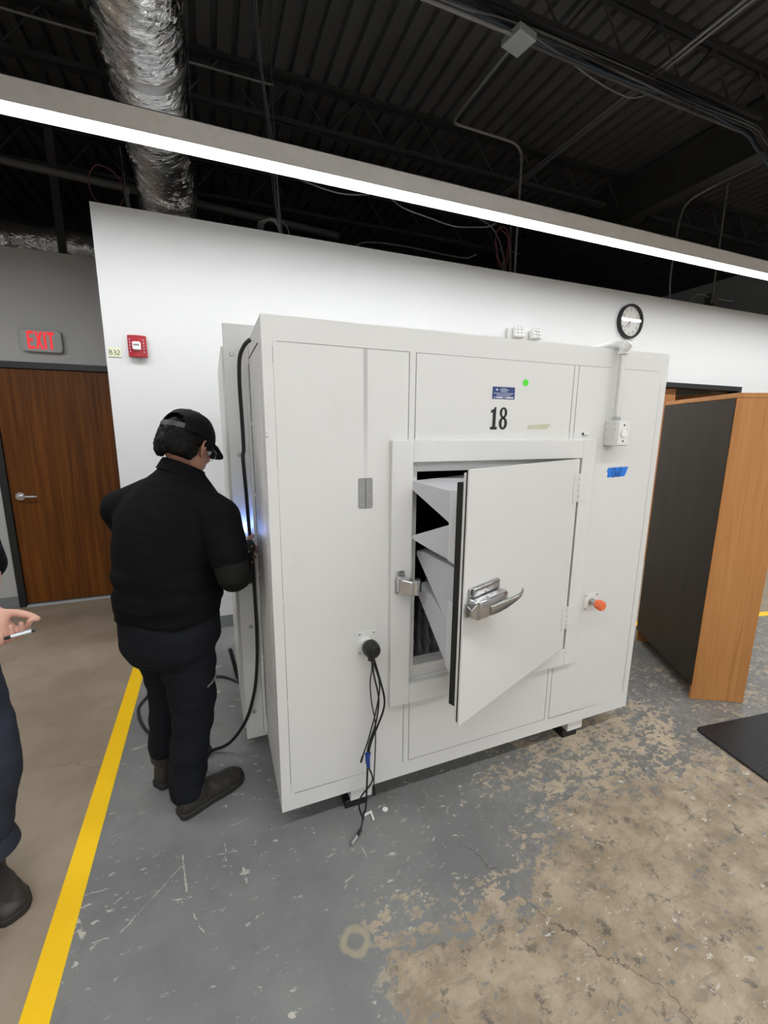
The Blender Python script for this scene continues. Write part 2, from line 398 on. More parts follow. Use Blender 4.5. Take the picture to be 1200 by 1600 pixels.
def strokes(b, lines, o, ax, ay, size, w, thick):     # handwriting: flat ribbons
    o, ax, ay = V(o), V(ax), V(ay); n = ax.cross(ay)
    for L in lines:
        P = spline([(x, y, 0) for x, y in L], 4) if len(L) > 2 else [V((*p, 0)) for p in L]
        Q = [o+ax*p.x*size+ay*p.y*size for p in P]
        rs = []
        for i in range(len(Q)):
            d = (Q[min(i+1, len(Q)-1)]-Q[max(i-1, 0)]).normalized(); c = d.cross(n)*w/2; h = n*thick
            rs.append([Q[i]-c, Q[i]+c, Q[i]+c+h, Q[i]-c+h])
        b.rings(rs)
    return b
X_, Y_, Z_ = V((1, 0, 0)), V((0, 1, 0)), V((0, 0, 1))

# ================================================================== SETTING
WT = 2.945           # top of the partition walls
DK = 4.60            # underside of the roof deck
struct(obj('floor', B().box((-6, -5, -.1), (10, 9, 0)), 'floor'))
def xz_wall(name, pts, y0, y1, mat):
    return struct(obj(name, B().prism([(x, y0, z) for x, z in pts], (0, y1-y0, 0)), mat))
D2 = (4.00, 6.04, 2.10)
wall_back = xz_wall('wall_back', [(-.61, 0), (D2[0], 0), (D2[0], D2[2]), (D2[1], D2[2]), (D2[1], 0), (9.9, 0), (9.9, WT), (-.61, WT)], 3.458, 3.578, 'white')
D1 = (-1.66, -.64, 2.085)
xz_wall('wall_far', [(-5.9, 0), (D1[0], 0), (D1[0], D1[2]), (D1[1], D1[2]), (D1[1], 0), (3.2, 0), (3.2, WT), (-5.9, WT)], 4.51, 4.63, 'greywall')
struct(obj('wall_left', B().box((-6, -5, 0), (-5.9, 9, DK)), 'white'))
struct(obj('wall_right', B().box((9.9, -5, 0), (10, 9, DK)), 'white'))
struct(obj('wall_front', B().box((-6, -5.1, 0), (10, -5, DK)), 'white'))
struct(obj('wall_end', B().box((-6, 8.9, 0), (10, 9, DK)), 'greywall'))
struct(obj('wall_side', B().box((3.30, 3.58, 0), (3.40, 8.9, WT)), 'officewall'))
struct(obj('ceiling', B().box((3.30, 3.58, WT+.002), (9.9, 8.9, WT+.03)), 'white'))  # unseen office ceiling, added to keep the panel's light off the roof deck
struct(obj('wall_office', B().box((3.41, 6.2, 0), (9.88, 6.3, WT)), 'officewall'))
t = thing('office_fill_panel', (6.0, 5.2, 2.93), 'unseen light panel added to brighten the room beyond the open doorway', 'lamp')  # added out of view so the room past the doorway isn't dark
obj('frame', B().box((5.4, 4.9, 2.925), (6.6, 5.5, 2.944)), 'lamphouse', t); obj('added_panel_face', B().box((5.43, 4.93, 2.918), (6.57, 5.47, 2.9245)), 'officefill', t)
struct(obj('baseboard_back', B().box((-.612, 3.450, 0), (3.99, 3.458, .10)).box((6.05, 3.45, 0), (9.9, 3.458, .10)), 'base', bevel=.002))
struct(obj('baseboard_far', B().box((-5.9, 4.502, 0), (D1[0]-.002, 4.51, .10)).box((D1[1]+.002, 4.502, 0), (3.2, 4.51, .10)), 'base', bevel=.002))
# corrugated roof deck: narrow flutes running along Y
b = B(); x = -6.0; prof = []
while x < 10:
    prof += [(x, DK), (x+.100, DK), (x+.112, DK+.038), (x+.140, DK+.038)]; x += .1524
prof = [p for p in prof if p[0] <= 10]
for (xa, za), (xb, zb) in zip(prof, prof[1:]): b.face([(xa, -5.1, za), (xb, -5.1, zb), (xb, 9, zb), (xa, 9, za)])
b.box((-6, -5.1, DK+.05), (10, 9, DK+.09))
struct(obj('ceiling', b, 'ceil', smooth=False))

# door_1: oak exit door in a black steel frame at the end of the corridor
d1 = thing('door_1', (-1.15, 4.51, 0), 'oak veneer exit door in a black frame under the lit red sign', 'door'); struct(d1)
b = B().box((D1[0]+.001, 4.485, 0), (D1[0]+.055, 4.64, D1[2]-.001)).box((D1[1]-.055, 4.485, 0), (D1[1]-.001, 4.64, D1[2]-.001)).box((D1[0]+.055, 4.485, 2.032), (D1[1]-.055, 4.64, D1[2]-.001))
obj('frame', b, 'frame', d1, .003)
leaf = obj('door_leaf', B().box((-1.604, 4.505, .022), (-.696, 4.548, 2.030)), 'oakdoor', d1, .002)
h = obj('lever_handle', B().cyl((-1.535, 4.504, .985), (-1.535, 4.492, .985), .034, 24).cyl((-1.535, 4.493, .985), (-1.535, 4.455, .985), .013)
        .tube([(-1.535, 4.458, .985), (-1.50, 4.452, .986), (-1.43, 4.455, .984), (-1.415, 4.462, .982)], .0095, 10), 'chrome', leaf)
obj('threshold', B().prism([(-1.604, 4.47, .001), (-1.604, 4.485, .012), (-1.604, 4.57, .014), (-1.604, 4.59, .001)], (.908, 0, 0)), 'alu', d1)
# door_2: doorway with black frame behind the bookcase, its left leaf shut
d2 = thing('door_2', (5.0, 3.458, 0), 'black framed double doorway behind the bookcase, left wooden leaf shut', 'door'); struct(d2)
b = B().box((D2[0]+.001, 3.435, 0), (D2[0]+.055, 3.60, D2[2]-.001)).box((D2[1]-.055, 3.435, 0), (D2[1]-.001, 3.60, D2[2]-.001)).box((D2[0]+.055, 3.435, 2.045), (D2[1]-.055, 3.60, D2[2]-.001))
obj('frame', b, 'frame', d2, .003)
obj('door_leaf', B().box((4.058, 3.50, .01), (4.972, 3.545, 2.04)), 'redwood', d2, .002)
obj('door_leaf', B().box((5.938, 3.56, .01), (5.98, 4.47, 2.04)), 'redwood', d2, .002)

# yellow floor tapes
tag(obj('floor_tape', B().box((-.578, -.6, .0005), (-.502, 4.3, .0018)), 'yellow', loc=(-.54, 0, 0)), 'yellow tape line running along the edge of the grey painted floor at left', 'tape')
o = obj('floor_tape', B().prism([(2.72, 2.372, .0005), (7.6, 1.345, .0005), (7.6, 1.42, .0005), (2.72, 2.447, .0005)], (0, 0, .0013)), 'yellow', loc=(2.8, 2.35, 0))
tag(o, 'yellow tape line on the floor behind the bookcase at right', 'tape')

# ================================================================== CEILING STEEL
def joist(y, x0, x1, label):
    t = thing('steel_joist', ((x0+x1)/2, y, DK), label, 'joist', 'steel joists under the roof deck')
    zt, zb = DK-.001, 4.215
    obj('top_chord', B().box((x0, y-.045, zt-.04), (x1, y-.008, zt-.0005)).box((x0, y+.008, zt-.04), (x1, y+.045, zt-.0005)), 'steel_blk', t)
    obj('bottom_chord', B().box((x0+.3, y-.04, zb), (x1-.3, y-.008, zb+.036)).box((x0+.3, y+.008, zb), (x1-.3, y+.04, zb+.036)), 'steel_blk', t)
    n = round((x1-x0-.4)/.305); k = 0
    for i in range(n):
        xa, xb = x0+.2+i*.305, x0+.2+(i+1)*.305
        za, zc = (zt-.02, zb+.02) if i % 2 == 0 else (zb+.02, zt-.02)
        obj('web_bar', B().cyl((xa, y, za), (xb, y, zc), .0095, 6), 'steel_blk', t)
    return t
joist(2.83, -4.2, 4.90, 'open web black steel joist carrying the thick cable bundle')
joist(4.43, -4.2, 4.90, 'open web black steel joist above the back wall, left of the girder')
joist(2.83, 5.05, 9.8, 'short black steel joist right of the girder, nearest the camera')
joist(4.43, 5.05, 9.8, 'black steel joist right of the girder, behind the bent conduit')
joist(6.03, -4.2, 4.90, 'black steel joist farthest back in the dark ceiling')
t = thing('steel_girder', (4.965, 3, 4.1), 'deep dark steel girder running front to back at upper right', 'girder')
obj('top_flange', B().box((4.88, -4.9, 4.535), (5.05, 8.8, 4.556)), 'girder', t)
obj('web_plate', B().box((4.958, -4.9, 4.119), (4.972, 8.8, 4.536)), 'girder', t)
obj('bottom_flange', B().box((4.88, -4.9, 4.10), (5.05, 8.8, 4.12)), 'girder', t)

# ------------------------------------------------------------------ linear pendant lamps
def pendant(y, x0, x1, z, label, group='linear pendant lamps', hang=True):
    t = thing('pendant_light', ((x0+x1)/2, y, z), label, 'lamp', group)
    h = .10; w = .055
    b = B().box((x0, y-w, z), (x1, y-w+.004, z+h)).box((x0, y+w-.004, z), (x1, y+w, z+h)).box((x0, y-w, z+h-.004), (x1, y+w, z+h))
    obj('housing', b, 'lamphouse', t)
    obj('lens', B().box((x0+.003, y-w+.0045, z+.001), (x1-.003, y+w-.0045, z+.006)), 'lamp_on', t)
    for xx in (x0-.004, x1): obj('end_cap', B().box((xx, y-w-.001, z-.001), (xx+.004, y+w+.001, z+h+.001)), 'lamphouse', t)
    n = max(2, round((x1-x0)/2.4))
    for k in range(n+1):
        xx = x0+.15+(x1-x0-.3)*k/n
        obj('suspension_cable', B().cyl((xx, y, z+h-.002), (xx, y, DK), .0012, 6), 'emt_dark', t)
    return t
pendant(2.632, -3.6, 8.2, 2.93, 'long lit linear pendant lamp crossing the top of the picture')
pendant(.20, -3.6, 8.2, 2.93, 'linear pendant lamp in the row above the camera')
pendant(-2.2, -3.6, 8.2, 2.93, 'linear pendant lamp in the second row behind the camera')
pendant(-4.4, -3.6, 8.2, 2.93, 'linear pendant lamp in the row farthest behind the camera')

# ------------------------------------------------------------------ foil ducts
def duct_mesh(path, rad, seg=84, sub=64, amp=.017, seed=0.0):
    P = spline(path, sub); n = len(P); rs = []; a = None; step = sum((P[k+1]-P[k]).length for k in range(n-1))/(n-1)
    for i in range(n):
        d = (P[min(i+1, n-1)]-P[max(i-1, 0)]).normalized()
        a = V((1, 0, 0)) if a is None and abs(d.x) < .8 else (d.orthogonal() if a is None else a)
        a = (a-d*a.dot(d)).normalized(); c = d.cross(a); s = []
        for k in range(seg):
            t = 2*math.pi*k/seg; q = a*math.cos(t)+c*math.sin(t)
            ang = t*rad
            # cross-wise crinkles, skewed a little, plus soft sag between bands
            L = i*step; sk = L+.35*abs(math.sin(t*.5+seed))*ang
            w = (abs(mnoise.noise(V((ang*4+seed, sk*30, 0))))-.25)*1.6+(abs(mnoise.noise(V((ang*11, sk*62, seed))))-.25)*.9
            s.append(P[i]+q*(rad+amp*w+.010*mnoise.noise(V((L*3, seed, t*.7)))))
        rs.append(s)
    b = B(); b.rings(rs); return b
t = thing('foil_duct', (-.19, 2.2, 3.42), 'crinkled silver foil duct hanging above the pendant lamp', 'duct')
obj('duct_sleeve', duct_mesh([(-.21, -.6, 3.43), (-.20, .6, 3.42), (-.195, 1.8, 3.41), (-.19, 2.9, 3.40), (-.19, 3.75, 3.36), (-.19, 4.05, 3.20), (-.19, 4.12, 2.9), (-.19, 4.12, 2.6)], .192), 'foil', t, ang=60)
for yy, zz in ((1.3, 3.414), (2.76, 3.402)):
    obj('joint_tape', B().lathe([(.186, -.03), (.195, -.025), (.196, .02), (.186, .03)], (-.192, yy, zz), (0, 1, 0), 48), 'foilwrap', t)
for yy in (.4, 2.1, 3.3): obj('hanger_wire', B().tube([(-.40, yy, DK), (-.392, yy, 3.42), (-.34, yy, 3.27), (-.19, yy, 3.20), (-.04, yy, 3.27), (.012, yy, 3.42), (.02, yy, DK)], .003, 6, 5), 'emt_dark', t)
t = thing('foil_duct', (-2.2, 4.95, 3.11), 'foil wrapped duct lying along the top of the corridor wall', 'duct')
obj('duct_sleeve', duct_mesh([(-5.5, 4.98, 3.12), (-4, 4.98, 3.12), (-2, 4.98, 3.12), (0, 4.98, 3.12), (1.5, 4.98, 3.12)], .17, 56, 130, .015, 3.3), 'foil', t, ang=60)
for xx in (-3.2, -1.08): obj('strap_hanger', B().prism([(xx-.03, 4.78, DK), (xx-.03, 4.79, DK), (xx-.03, 4.79, 2.95), (xx-.03, 5.2, 2.95), (xx-.03, 5.2, 2.94), (xx-.03, 4.78, 2.94)], (.06, 0, 0)), 'steel_blk', t)
tag(obj('dark_pipe', B().cyl((-5.8, 4.2, 3.62), (1.2, 4.2, 3.30), .03, 14), 'emt_dark', loc=(-1, 4.2, 3.4)), 'dark pipe crossing the ceiling above the corridor at left', 'pipe')

# ------------------------------------------------------------------ conduits, cables overhead
def ceil_tube(name, pts, rad, mat, label, cat, sub=4, seg=8):
    p = pts[0]
    return tag(obj(name, B().tube(pts, rad, seg, sub), mat, loc=p), label, cat)
t = thing('conduit_run', (1.96, 2.66, 3.98), 'grey conduit bending from the pale ceiling box down to the wall top', 'conduit')
obj('junction_box', B().obox((1.90, 2.60, 3.955), (.15, .03, 0), (-.03, .15, 0), (0, 0, .045)), 'jbox', t, .004)
obj('conduit', B().tube([(1.95, 2.74, 3.976), (1.947, 3.2, 3.976), (1.947, 3.36, 3.976), (1.955, 3.45, 3.976), (1.99, 3.495, 3.976), (2.10, 3.5, 3.976), (2.45, 3.5, 3.972), (2.56, 3.5, 3.965), (2.625, 3.5, 3.925), (2.648, 3.5, 3.82), (2.645, 3.5, 3.4), (2.645, 3.5, WT+.002)], .0105, 10), 'emt', t)
obj('conduit', B().tube([(1.90, 2.672, 3.976), (1.2, 2.68, 3.98), (-1.0, 2.69, 3.98)], .0125, 10), 'emt', t)
obj('conduit', B().tube([(2.05, 2.69, 3.976), (2.6, 2.70, 3.98), (4.2, 2.70, 3.98)], .011, 10), 'emt_dark', t)
t = thing('cable_bundle', (2.6, 2.76, 4.1), 'sagging bundle of black and grey data cables under the near joist', 'cable bundle')
base = [(-1.2, 2.75, 4.12), (0.2, 2.75, 4.10), (1.44, 2.75, 4.085), (1.9, 2.75, 4.105), (2.31, 2.75, 4.09), (2.99, 2.75, 4.07), (3.65, 2.75, 4.085), (4.37, 2.75, 4.075), (4.55, 2.75, 4.01), (4.70, 2.74, 3.93), (4.9, 2.72, 3.80)]
rnd = random.Random(3)
for k in range(9):
    oy, oz, ph = rnd.uniform(-.05, .05), rnd.uniform(-.035, .05), rnd.uniform(0, 6)
    pts = [(x, y+oy+.012*math.sin(2.1*x+ph), z+oz+.014*math.sin(3.3*x+ph*2)) for x, y, z in base]
    obj('cable', B().tube(pts, rnd.choice((.006, .008, .012)), 6, 5), ['cable', 'cable', 'greywire', 'bluewire', 'cable'][k % 5], t)
ceil_tube('loose_cable', [(2.05, 2.72, 4.06), (2.3, 2.7, 4.00), (2.65, 2.7, 3.93), (2.95, 2.7, 3.915), (3.15, 2.72, 4.0)], .005, 'greywire', 'thin pale cable drooping below the cable bundle', 'cable')
t = thing('conduit_pair', (3.22, 2.2, 4.15), 'two parallel bright conduits running front to back near the girder', 'conduit')
for xx in (3.205, 3.25): obj('conduit', B().cyl((xx, -3, 4.16), (xx, 4.7, 4.16), .0105, 10), 'emt', t)
ceil_tube('wall_conduit', [(5.075, -2, 4.10), (5.075, 2.6, 4.10), (5.07, 3.25, 4.095), (5.02, 3.5, 4.06), (4.93, 3.62, 3.98), (4.87, 3.64, 3.80), (4.845, 3.64, 3.5), (4.84, 3.64, 3.2), (4.90, 3.66, 2.96), (4.93, 3.7, 2.8)], .0105, 'emt', 'conduit bent down from the girder edge to the wall top at right', 'conduit', 5, 10)
t = thing('drop_conduit', (5.36, 3.5, 3.0), 'thin vertical conduit with a small box at the wall top, far right', 'conduit')
obj('conduit', B().cyl((5.357, 3.5, 4.2), (5.36, 3.5, 3.06), .009, 8), 'emt', t)
obj('outlet_box', B().box((5.30, 3.47, WT+.03), (5.42, 3.54, WT+.14)), 'emt_dark', t, .004)
obj('whip', B().tube([(5.30, 3.50, 3.05), (5.15, 3.50, 3.06), (5.0, 3.5, 3.0), (4.95, 3.5, WT+.006)], .008).tube([(5.42, 3.5, 3.05), (5.6, 3.5, 3.045), (5.72, 3.5, 3.05)], .006), 'emt', t)
ceil_tube('thin_pipe', [(9.8, 5.2, 4.20), (5.2, 5.2, 4.22)], .010, 'emt', 'thin pipe crossing the ceiling right of the girder', 'pipe', 1)
ceil_tube('ceiling_tube', [(-4, 4.30, 4.40), (.05, 4.30, 4.40), (.68, 4.30, 4.41)], .009, 'emt', 'short pale tube ending beside the hanging data cables', 'conduit', 2)
t = thing('hanging_cables', (.5, 3.46, 3.6), 'cluster of thin data cables hanging down to the wall top', 'cable bundle')
for k, (dx, m) in enumerate(((0, 'bluewire'), (.012, 'greywire'), (.026, 'greywire'))):
    obj('cable', B().tube([(.41+dx, 3.40, 4.58), (.436+dx, 3.44, 4.09), (.475+dx*.6, 3.46, 3.80), (.503+dx*1.5, 3.48, 3.44), (.531+dx, 3.50, 3.165), (.566+dx*.3, 3.515, WT+.004)], .003, 6, 6), m, t)
obj('cable', B().tube([(.56, 3.52, 4.5), (.545, 3.52, 3.9), (.56, 3.52, 3.3), (.585, 3.52, WT+.004)], .004, 6, 6), 'emt_dark', t)
b = B()
for k in range(4): b.tube([(.57, 3.51, WT+.003), (.555-.01*k, 3.51, WT+.09), (.50-.02*k, 3.51, WT+.11-.01*k), (.45-.012*k, 3.51, WT+.06), (.44-.01*k, 3.51, WT+.003)], .0035, 6, 6)
b.tube([(.57, 3.51, WT+.10), (.60, 3.51, WT+.09), (.625, 3.51, WT+.05), (.635, 3.51, WT+.003)], .0035, 6, 6)
obj('slack_loop', b, 'greywire', t)
t = thing('cable_loop', (-.42, 3.52, WT), 'thin wire coiled in one open loop beside the foil duct', 'cable')
obj('wire', B().tube([(-.41, 3.52, 3.05), (-.426, 3.52, 3.102), (-.458, 3.52, 3.15), (-.508, 3.52, 3.18), (-.565, 3.52, 3.18), (-.605, 3.52, 3.12), (-.612, 3.52, 3.06), (-.592, 3.52, 2.995), (-.547, 3.52, 2.962), (-.496, 3.52, 2.955), (-.454, 3.52, 2.97), (-.427, 3.52, 3.018)], .0035, 6, 5), 'redwire', t)
obj('stub_pipe', B().cyl((-.40, 3.52, WT), (-.41, 3.52, 3.06), .014, 10).cyl((-.409, 3.52, 3.05), (-.411, 3.52, 3.08), .02, 10).cyl((-.411, 3.52, 3.08), (-.42, 3.52, 3.32), .003, 6), 'emt_dark', t)
t = thing('red_cable_coil', (2.5, 3.52, WT), 'small coil of dark red wire above the wall top', 'cable')
obj('wire', B().tube([(2.49, 3.52, 3.32), (2.55, 3.52, 3.30), (2.585, 3.52, 3.2), (2.575, 3.52, 3.06), (2.53, 3.52, 3.0), (2.47, 3.52, 3.08), (2.44, 3.52, 3.2), (2.45, 3.52, 3.28)], .005, 6, 5, closed=True).tube([(2.48, 3.525, 3.31), (2.57, 3.525, 3.24), (2.56, 3.525, 3.08), (2.5, 3.525, 3.0), (2.455, 3.525, 3.1)], .004, 6, 5), 'redwire', t)
obj('stub_pipe', B().cyl((2.53, 3.52, WT), (2.53, 3.52, 3.05), .011, 10), 'emt_dark', t)
ceil_tube('goose_conduit', [(2.63, 3.54, WT+.003), (2.61, 3.54, 3.2), (2.60, 3.54, 3.38), (2.56, 3.54, 3.44), (2.50, 3.54, 3.42)], .0095, 'emt_dark', 'conduit stub hooked over just left of the vertical conduit', 'conduit')
ceil_tube('tie_wire', [(2.27, 3.54, 3.36), (2.42, 3.54, 3.30), (2.52, 3.54, 3.16), (2.585, 3.54, WT+.003)], .004, 'greywire', 'slanting thin cable falling to the wall top by the red coil', 'cable')
ceil_tube('sagging_cable', [(.55, 3.3, 3.36), (.62, 3.3, 3.27), (.727, 3.3, 3.229), (.954, 3.3, 3.205), (1.146, 3.3, 3.23), (1.295, 3.3, 3.262), (1.45, 3.3, 3.197), (1.667, 3.3, 3.168), (1.85, 3.3, 3.145), (2.011, 3.3, 3.156), (2.26, 3.3, 3.215), (2.35, 3.35, 3.4)], .0045, 'greywire', 'long thin cable sagging in two swags below the lamp', 'cable', 5)
ceil_tube('wall_top_conduit', [(1.16, 3.60, WT+.03), (1.22, 3.60, 3.03), (1.39, 3.6, 3.055), (1.65, 3.6, 3.06), (2.0, 3.6, 3.05), (2.2, 3.6, 3.055), (2.3, 3.6, 3.10)], .007, 'emt_dark', 'thin horizontal conduit just above the middle of the wall top', 'conduit', 4)

# ================================================================== SHIELDED TEST CHAMBER
CX0, CX1, CY, CZ0, CZ1 = .165, 2.0, 1.46, .103, 1.917
ch = thing('shielded_test_chamber', (1.08, 1.9, 0), 'big pale grey steel test box numbered 18 with its small door ajar', 'chamber')
YM = 1.955     # depth of the front section
T = .045
OP = (.686, 1.503, .545, 1.450)      # opening in the front skin
b = B()
YF = CY+T+.0003
b.box((CX0, YF, CZ0), (CX0+T, YM, CZ1)).box((CX1-T, YF, CZ0), (CX1, YM, CZ1))
b.box((CX0+T, YF, CZ1-T), (CX1-T, YM, CZ1)).box((CX0+T, YF, CZ0), (CX1-T, YM, CZ0+T))
obj('shell', b, 'chamber', ch)
I = (.745, 1.44, .605, 1.39)
b = B()          # front wall around the opening
b.box((CX0, CY, CZ0), (OP[0], CY+T, CZ1)).box((OP[1], CY, CZ0), (CX1, CY+T, CZ1))
b.box((OP[0], CY, CZ0), (OP[1], CY+T, OP[2])).box((OP[0], CY, OP[3]), (OP[1], CY+T, CZ1))
obj('front_wall', b, 'chamber', ch)
# sheets riveted on the front, two thin cover strips between
z0, z1, zd0, zd1 = .173, 1.836, .47, 1.52
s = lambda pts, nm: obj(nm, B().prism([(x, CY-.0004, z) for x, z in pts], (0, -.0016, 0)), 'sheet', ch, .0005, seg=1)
def rr(x0, x1, za, zb, rc=.0):
    return [(x0, za), (x1, za), (x1, zb-rc), (x1-rc*.3, zb-rc*.3), (x1-rc, zb), (x0, zb)] if rc else [(x0, za), (x1, za), (x1, zb), (x0, zb)]
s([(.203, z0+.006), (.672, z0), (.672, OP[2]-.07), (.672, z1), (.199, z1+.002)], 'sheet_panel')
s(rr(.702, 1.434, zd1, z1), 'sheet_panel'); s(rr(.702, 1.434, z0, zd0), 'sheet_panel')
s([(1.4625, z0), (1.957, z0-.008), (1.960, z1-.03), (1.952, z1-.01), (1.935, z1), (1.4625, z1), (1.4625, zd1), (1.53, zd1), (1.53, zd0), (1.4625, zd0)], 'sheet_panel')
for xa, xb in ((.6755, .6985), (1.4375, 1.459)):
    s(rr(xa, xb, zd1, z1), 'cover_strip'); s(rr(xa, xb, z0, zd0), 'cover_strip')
# dirt-filled joints along the sheet edges
M_['joint'] = simple('joint_dirt', (.27, .265, .25), .7, var=.3, sc=14)
def jl(x0, z0_, x1, z1_):
    w = .0009; q = (x0-w, x1+w, z0_-w, z1_+w)
    obj('joint_line', B().box((q[0], CY-.00115, q[2]), (q[1], CY-.0003, q[3])), 'joint', ch)
for a_ in ((.212, z1+.0032, .43, z1+.0032), (.434, z1+.0024, .6735, z1+.0024), (.702, z1+.0012, 1.22, z1+.0012), (1.224, z1+.0012, 1.64, z1+.0012), (1.70, z1+.0012, 1.930, z1+.0012),
           (.1985, 1.775, .1985, 1.825), (.1998, 1.44, .1998, 1.77), (.2005, .98, .2005, 1.435), (.2012, .58, .2012, .96), (.2018, .22, .2018, .56),
           (.6737, z0, .6737, .455), (.6737, 1.535, .6737, z1), (.7004, z0, .7004, .455), (.7004, 1.535, .7004, z1),
           (1.4357, z0, 1.4357, .455), (1.4357, 1.56, 1.4357, z1), (1.4608, z0, 1.4608, .455), (1.4608, 1.56, 1.4608, z1),
           (.215, z0+.0035, .66, z0-.0005), (.702, z0-.0018, 1.434, z0-.0018), (1.4625, z0-.0030, 1.955, z0-.008), (1.9592, .20, 1.9612, 1.79)):
    jl(*a_)
# door frame, stepped
F = (.602, 1.577, .461, 1.530)
def ringbox(b, o, i, y0, y1):
    (a0, a1, c0, c1), (e0, e1, g0, g1) = o, i
    b.box((a0, y0, c0), (e0, y1, c1)).box((e1, y0, c0), (a1, y1, c1)).box((e0, y0, c0), (e1, y1, g0)).box((e0, y0, g1), (e1, y1, c1)); return b
obj('door_frame', ringbox(B(), F, (OP[0]+.001, OP[1]-.001, OP[2]+.001, OP[3]-.001), 1.436, CY-.0022), 'chamber', ch, .0025)
obj('frame_step', ringbox(B(), (OP[0], OP[1], OP[2], OP[3]), (.726, 1.462, .586, 1.410), 1.486, 1.505), 'chamber', ch, .0015)
obj('frame_throat', ringbox(B(), (.7255, 1.4625, .5855, 1.4105), (.7265, 1.4615, .596, 1.4095), 1.4865, 1.552), 'chamber', ch)
# black lining inside and the dark absorber cones on its floor
b = B()
x0, x1, ya, yb, za, zb = CX0+T+.002, CX1-T-.002, CY+T+.042, 2.78, CZ0+T+.002, CZ1-T-.002
b.box((x0, ya, za), (x1, yb, za+.01)).box((x0, ya, zb-.01), (x1, yb, zb)).box((x0, ya, za+.01), (x0+.01, yb, zb-.01)).box((x1-.01, ya, za+.01), (x1, yb, zb-.01)).box((x0, yb-.01, za), (x1, yb, zb))
b.box((x0+.01, ya, za+.01), (.70, ya+.008, zb-.01)).box((1.49, ya, za+.01), (x1-.01, ya+.008, zb-.01)).box((.70, ya, za), (1.49, ya+.008, .57)).box((.70, ya, 1.43), (1.49, ya+.008, zb))
obj('absorber_lining', b, 'foamblk', ch)
b = B(); st = .085
for i in range(12):
    for j in range(12):
        cx, cy = .52+i*st, 1.62+j*st; q = st*.49
        p = [b.b.verts.new(v) for v in ((cx-q, cy-q, .40), (cx+q, cy-q, .40), (cx+q, cy+q, .40), (cx-q, cy+q, .40), (cx, cy, .615))]
        for k in range(4): b.b.faces.new((p[k], p[(k+1) % 4], p[4]))
b.box((.44, 1.56, .17), (1.6, 2.7, .401))
o = obj('absorber_cones', b, 'foamtip', ch, label='grey and black pointed foam absorbers on the inner floor'); o['kind'] = 'stuff'
# flange plate, rear body, bolts
obj('flange_plate', ringbox(B(), (.070, 2.09, .082, 1.985), (.209, 1.956, .147, 1.873), YM, YM+.030), 'chamber', ch, .002)
obj('rear_shell', ringbox(B(), (.061, 2.10, .12, 1.90), (.10, 2.06, .16, 1.86), YM+.031, 2.80).box((.061, 2.80, .12), (2.10, 2.82, 1.90)), 'chamber', ch, .003)
for x, z in ((.101, 1.866), (.110, 1.455), (.117, 1.05), (.118, .663), (.112, .224)):
    obj('bolt', B().cyl((x, YM-.0002, z), (x, YM-.003, z), .0105, 16).cyl((x, YM-.003, z), (x, YM-.009, z), .0075, 6), 'zinc', ch)
# side sheet with its tack-welded seam
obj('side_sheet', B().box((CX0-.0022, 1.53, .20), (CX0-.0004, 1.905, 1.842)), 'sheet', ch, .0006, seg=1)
b = B()
for za, zb_ in ((.215, .52), (.535, .92), (.935, 1.28), (1.295, 1.58), (1.595, 1.825)): b.box((CX0-.0036, 1.9055, za), (CX0-.0003, 1.9145, zb_))
b.box((CX0-.0030, 1.56, 1.8445), (CX0-.0003, 1.90, 1.8475))
obj('side_seam', b, 'gasket', ch)
obj('side_channel', B().box((CX0-.016, 1.915, .13), (CX0-.0004, YM-.0005, 1.885)), 'chamber', ch, .002)
obj('edge_stud', B().sph((CX0+.006, CY-.001, 1.545), (.006, .004, .006), 10).sph((CX0+.006, CY-.001, 1.556), (.005, .003, .005), 10), 'chamber', ch)
# feet
for x, y in ((.447, 1.478), (1.617, 1.478), (.447, 2.62), (1.617, 2.62)):
    ft = obj('foot', B().box((x, y, .037), (x+.097, y+.11, CZ0+.001 if y < 2 else .121)), 'chamber', ch, .003)
    obj('rubber_pad', B().box((x-.022, y+.006, .001), (x+.07, y+.135, .0365)), 'gasket', ft, .003)
# hinge plate left of the door
b = B().prism([(x, CY-.0022, z) for x, z in ((.480, 1.290), (.484, 1.286), (.530, 1.286), (.534, 1.290), (.534, 1.392), (.530, 1.396), (.484, 1.396), (.480, 1.392))], (0, -.0025, 0))
hp = obj('hinge_plate', b, 'greyplate', ch, .0006)
obj('pin_line', B().box((.5065, CY-.0056, 1.287), (.508, CY-.0046, 1.395)), 'gasket', hp)
for x, z in ((.493, 1.357), (.493, 1.301), (.522, 1.388), (.520, 1.331)): obj('screw', B().cyl((x, CY-.0045, z), (x, CY-.0062, z), .0032, 10), 'zinc', hp)

# ---- door
TH = .3782; HX, HY = 1.489, 1.4335
E_ = V((-math.cos(TH), -math.sin(TH), 0)); N_ = V((-math.sin(TH), math.cos(TH), 0)); H0 = V((HX, HY, 0))
def D(uu, nn, z): return H0+E_*uu+N_*nn+Z_*z
def dbox(b, u0, u1, n0, n1, z0, z1): return b.obox(D(u0, n0, z0), E_*(u1-u0), N_*(n1-n0), Z_*(z1-z0))
DW, Z0, Z1 = .812, .557, 1.448
door = obj('door', dbox(B(), 0.003, DW, 0, .007, Z0, Z1), 'door', ch, .0012, loc=(HX, HY, 1.0))
obj('edge_gasket', dbox(B(), .02, DW-.007, .0072, .0168, Z0+.006, Z1-.006), 'gasket', door)
obj('door_core', dbox(B(), .02, DW-.006, .017, .0258, Z0+.012, Z1-.012), 'chamber', door, .001)
obj('inner_gasket', dbox(B(), .05, DW-.014, .0262, .056, Z0+.055, Z1-.045), 'gasket', door)
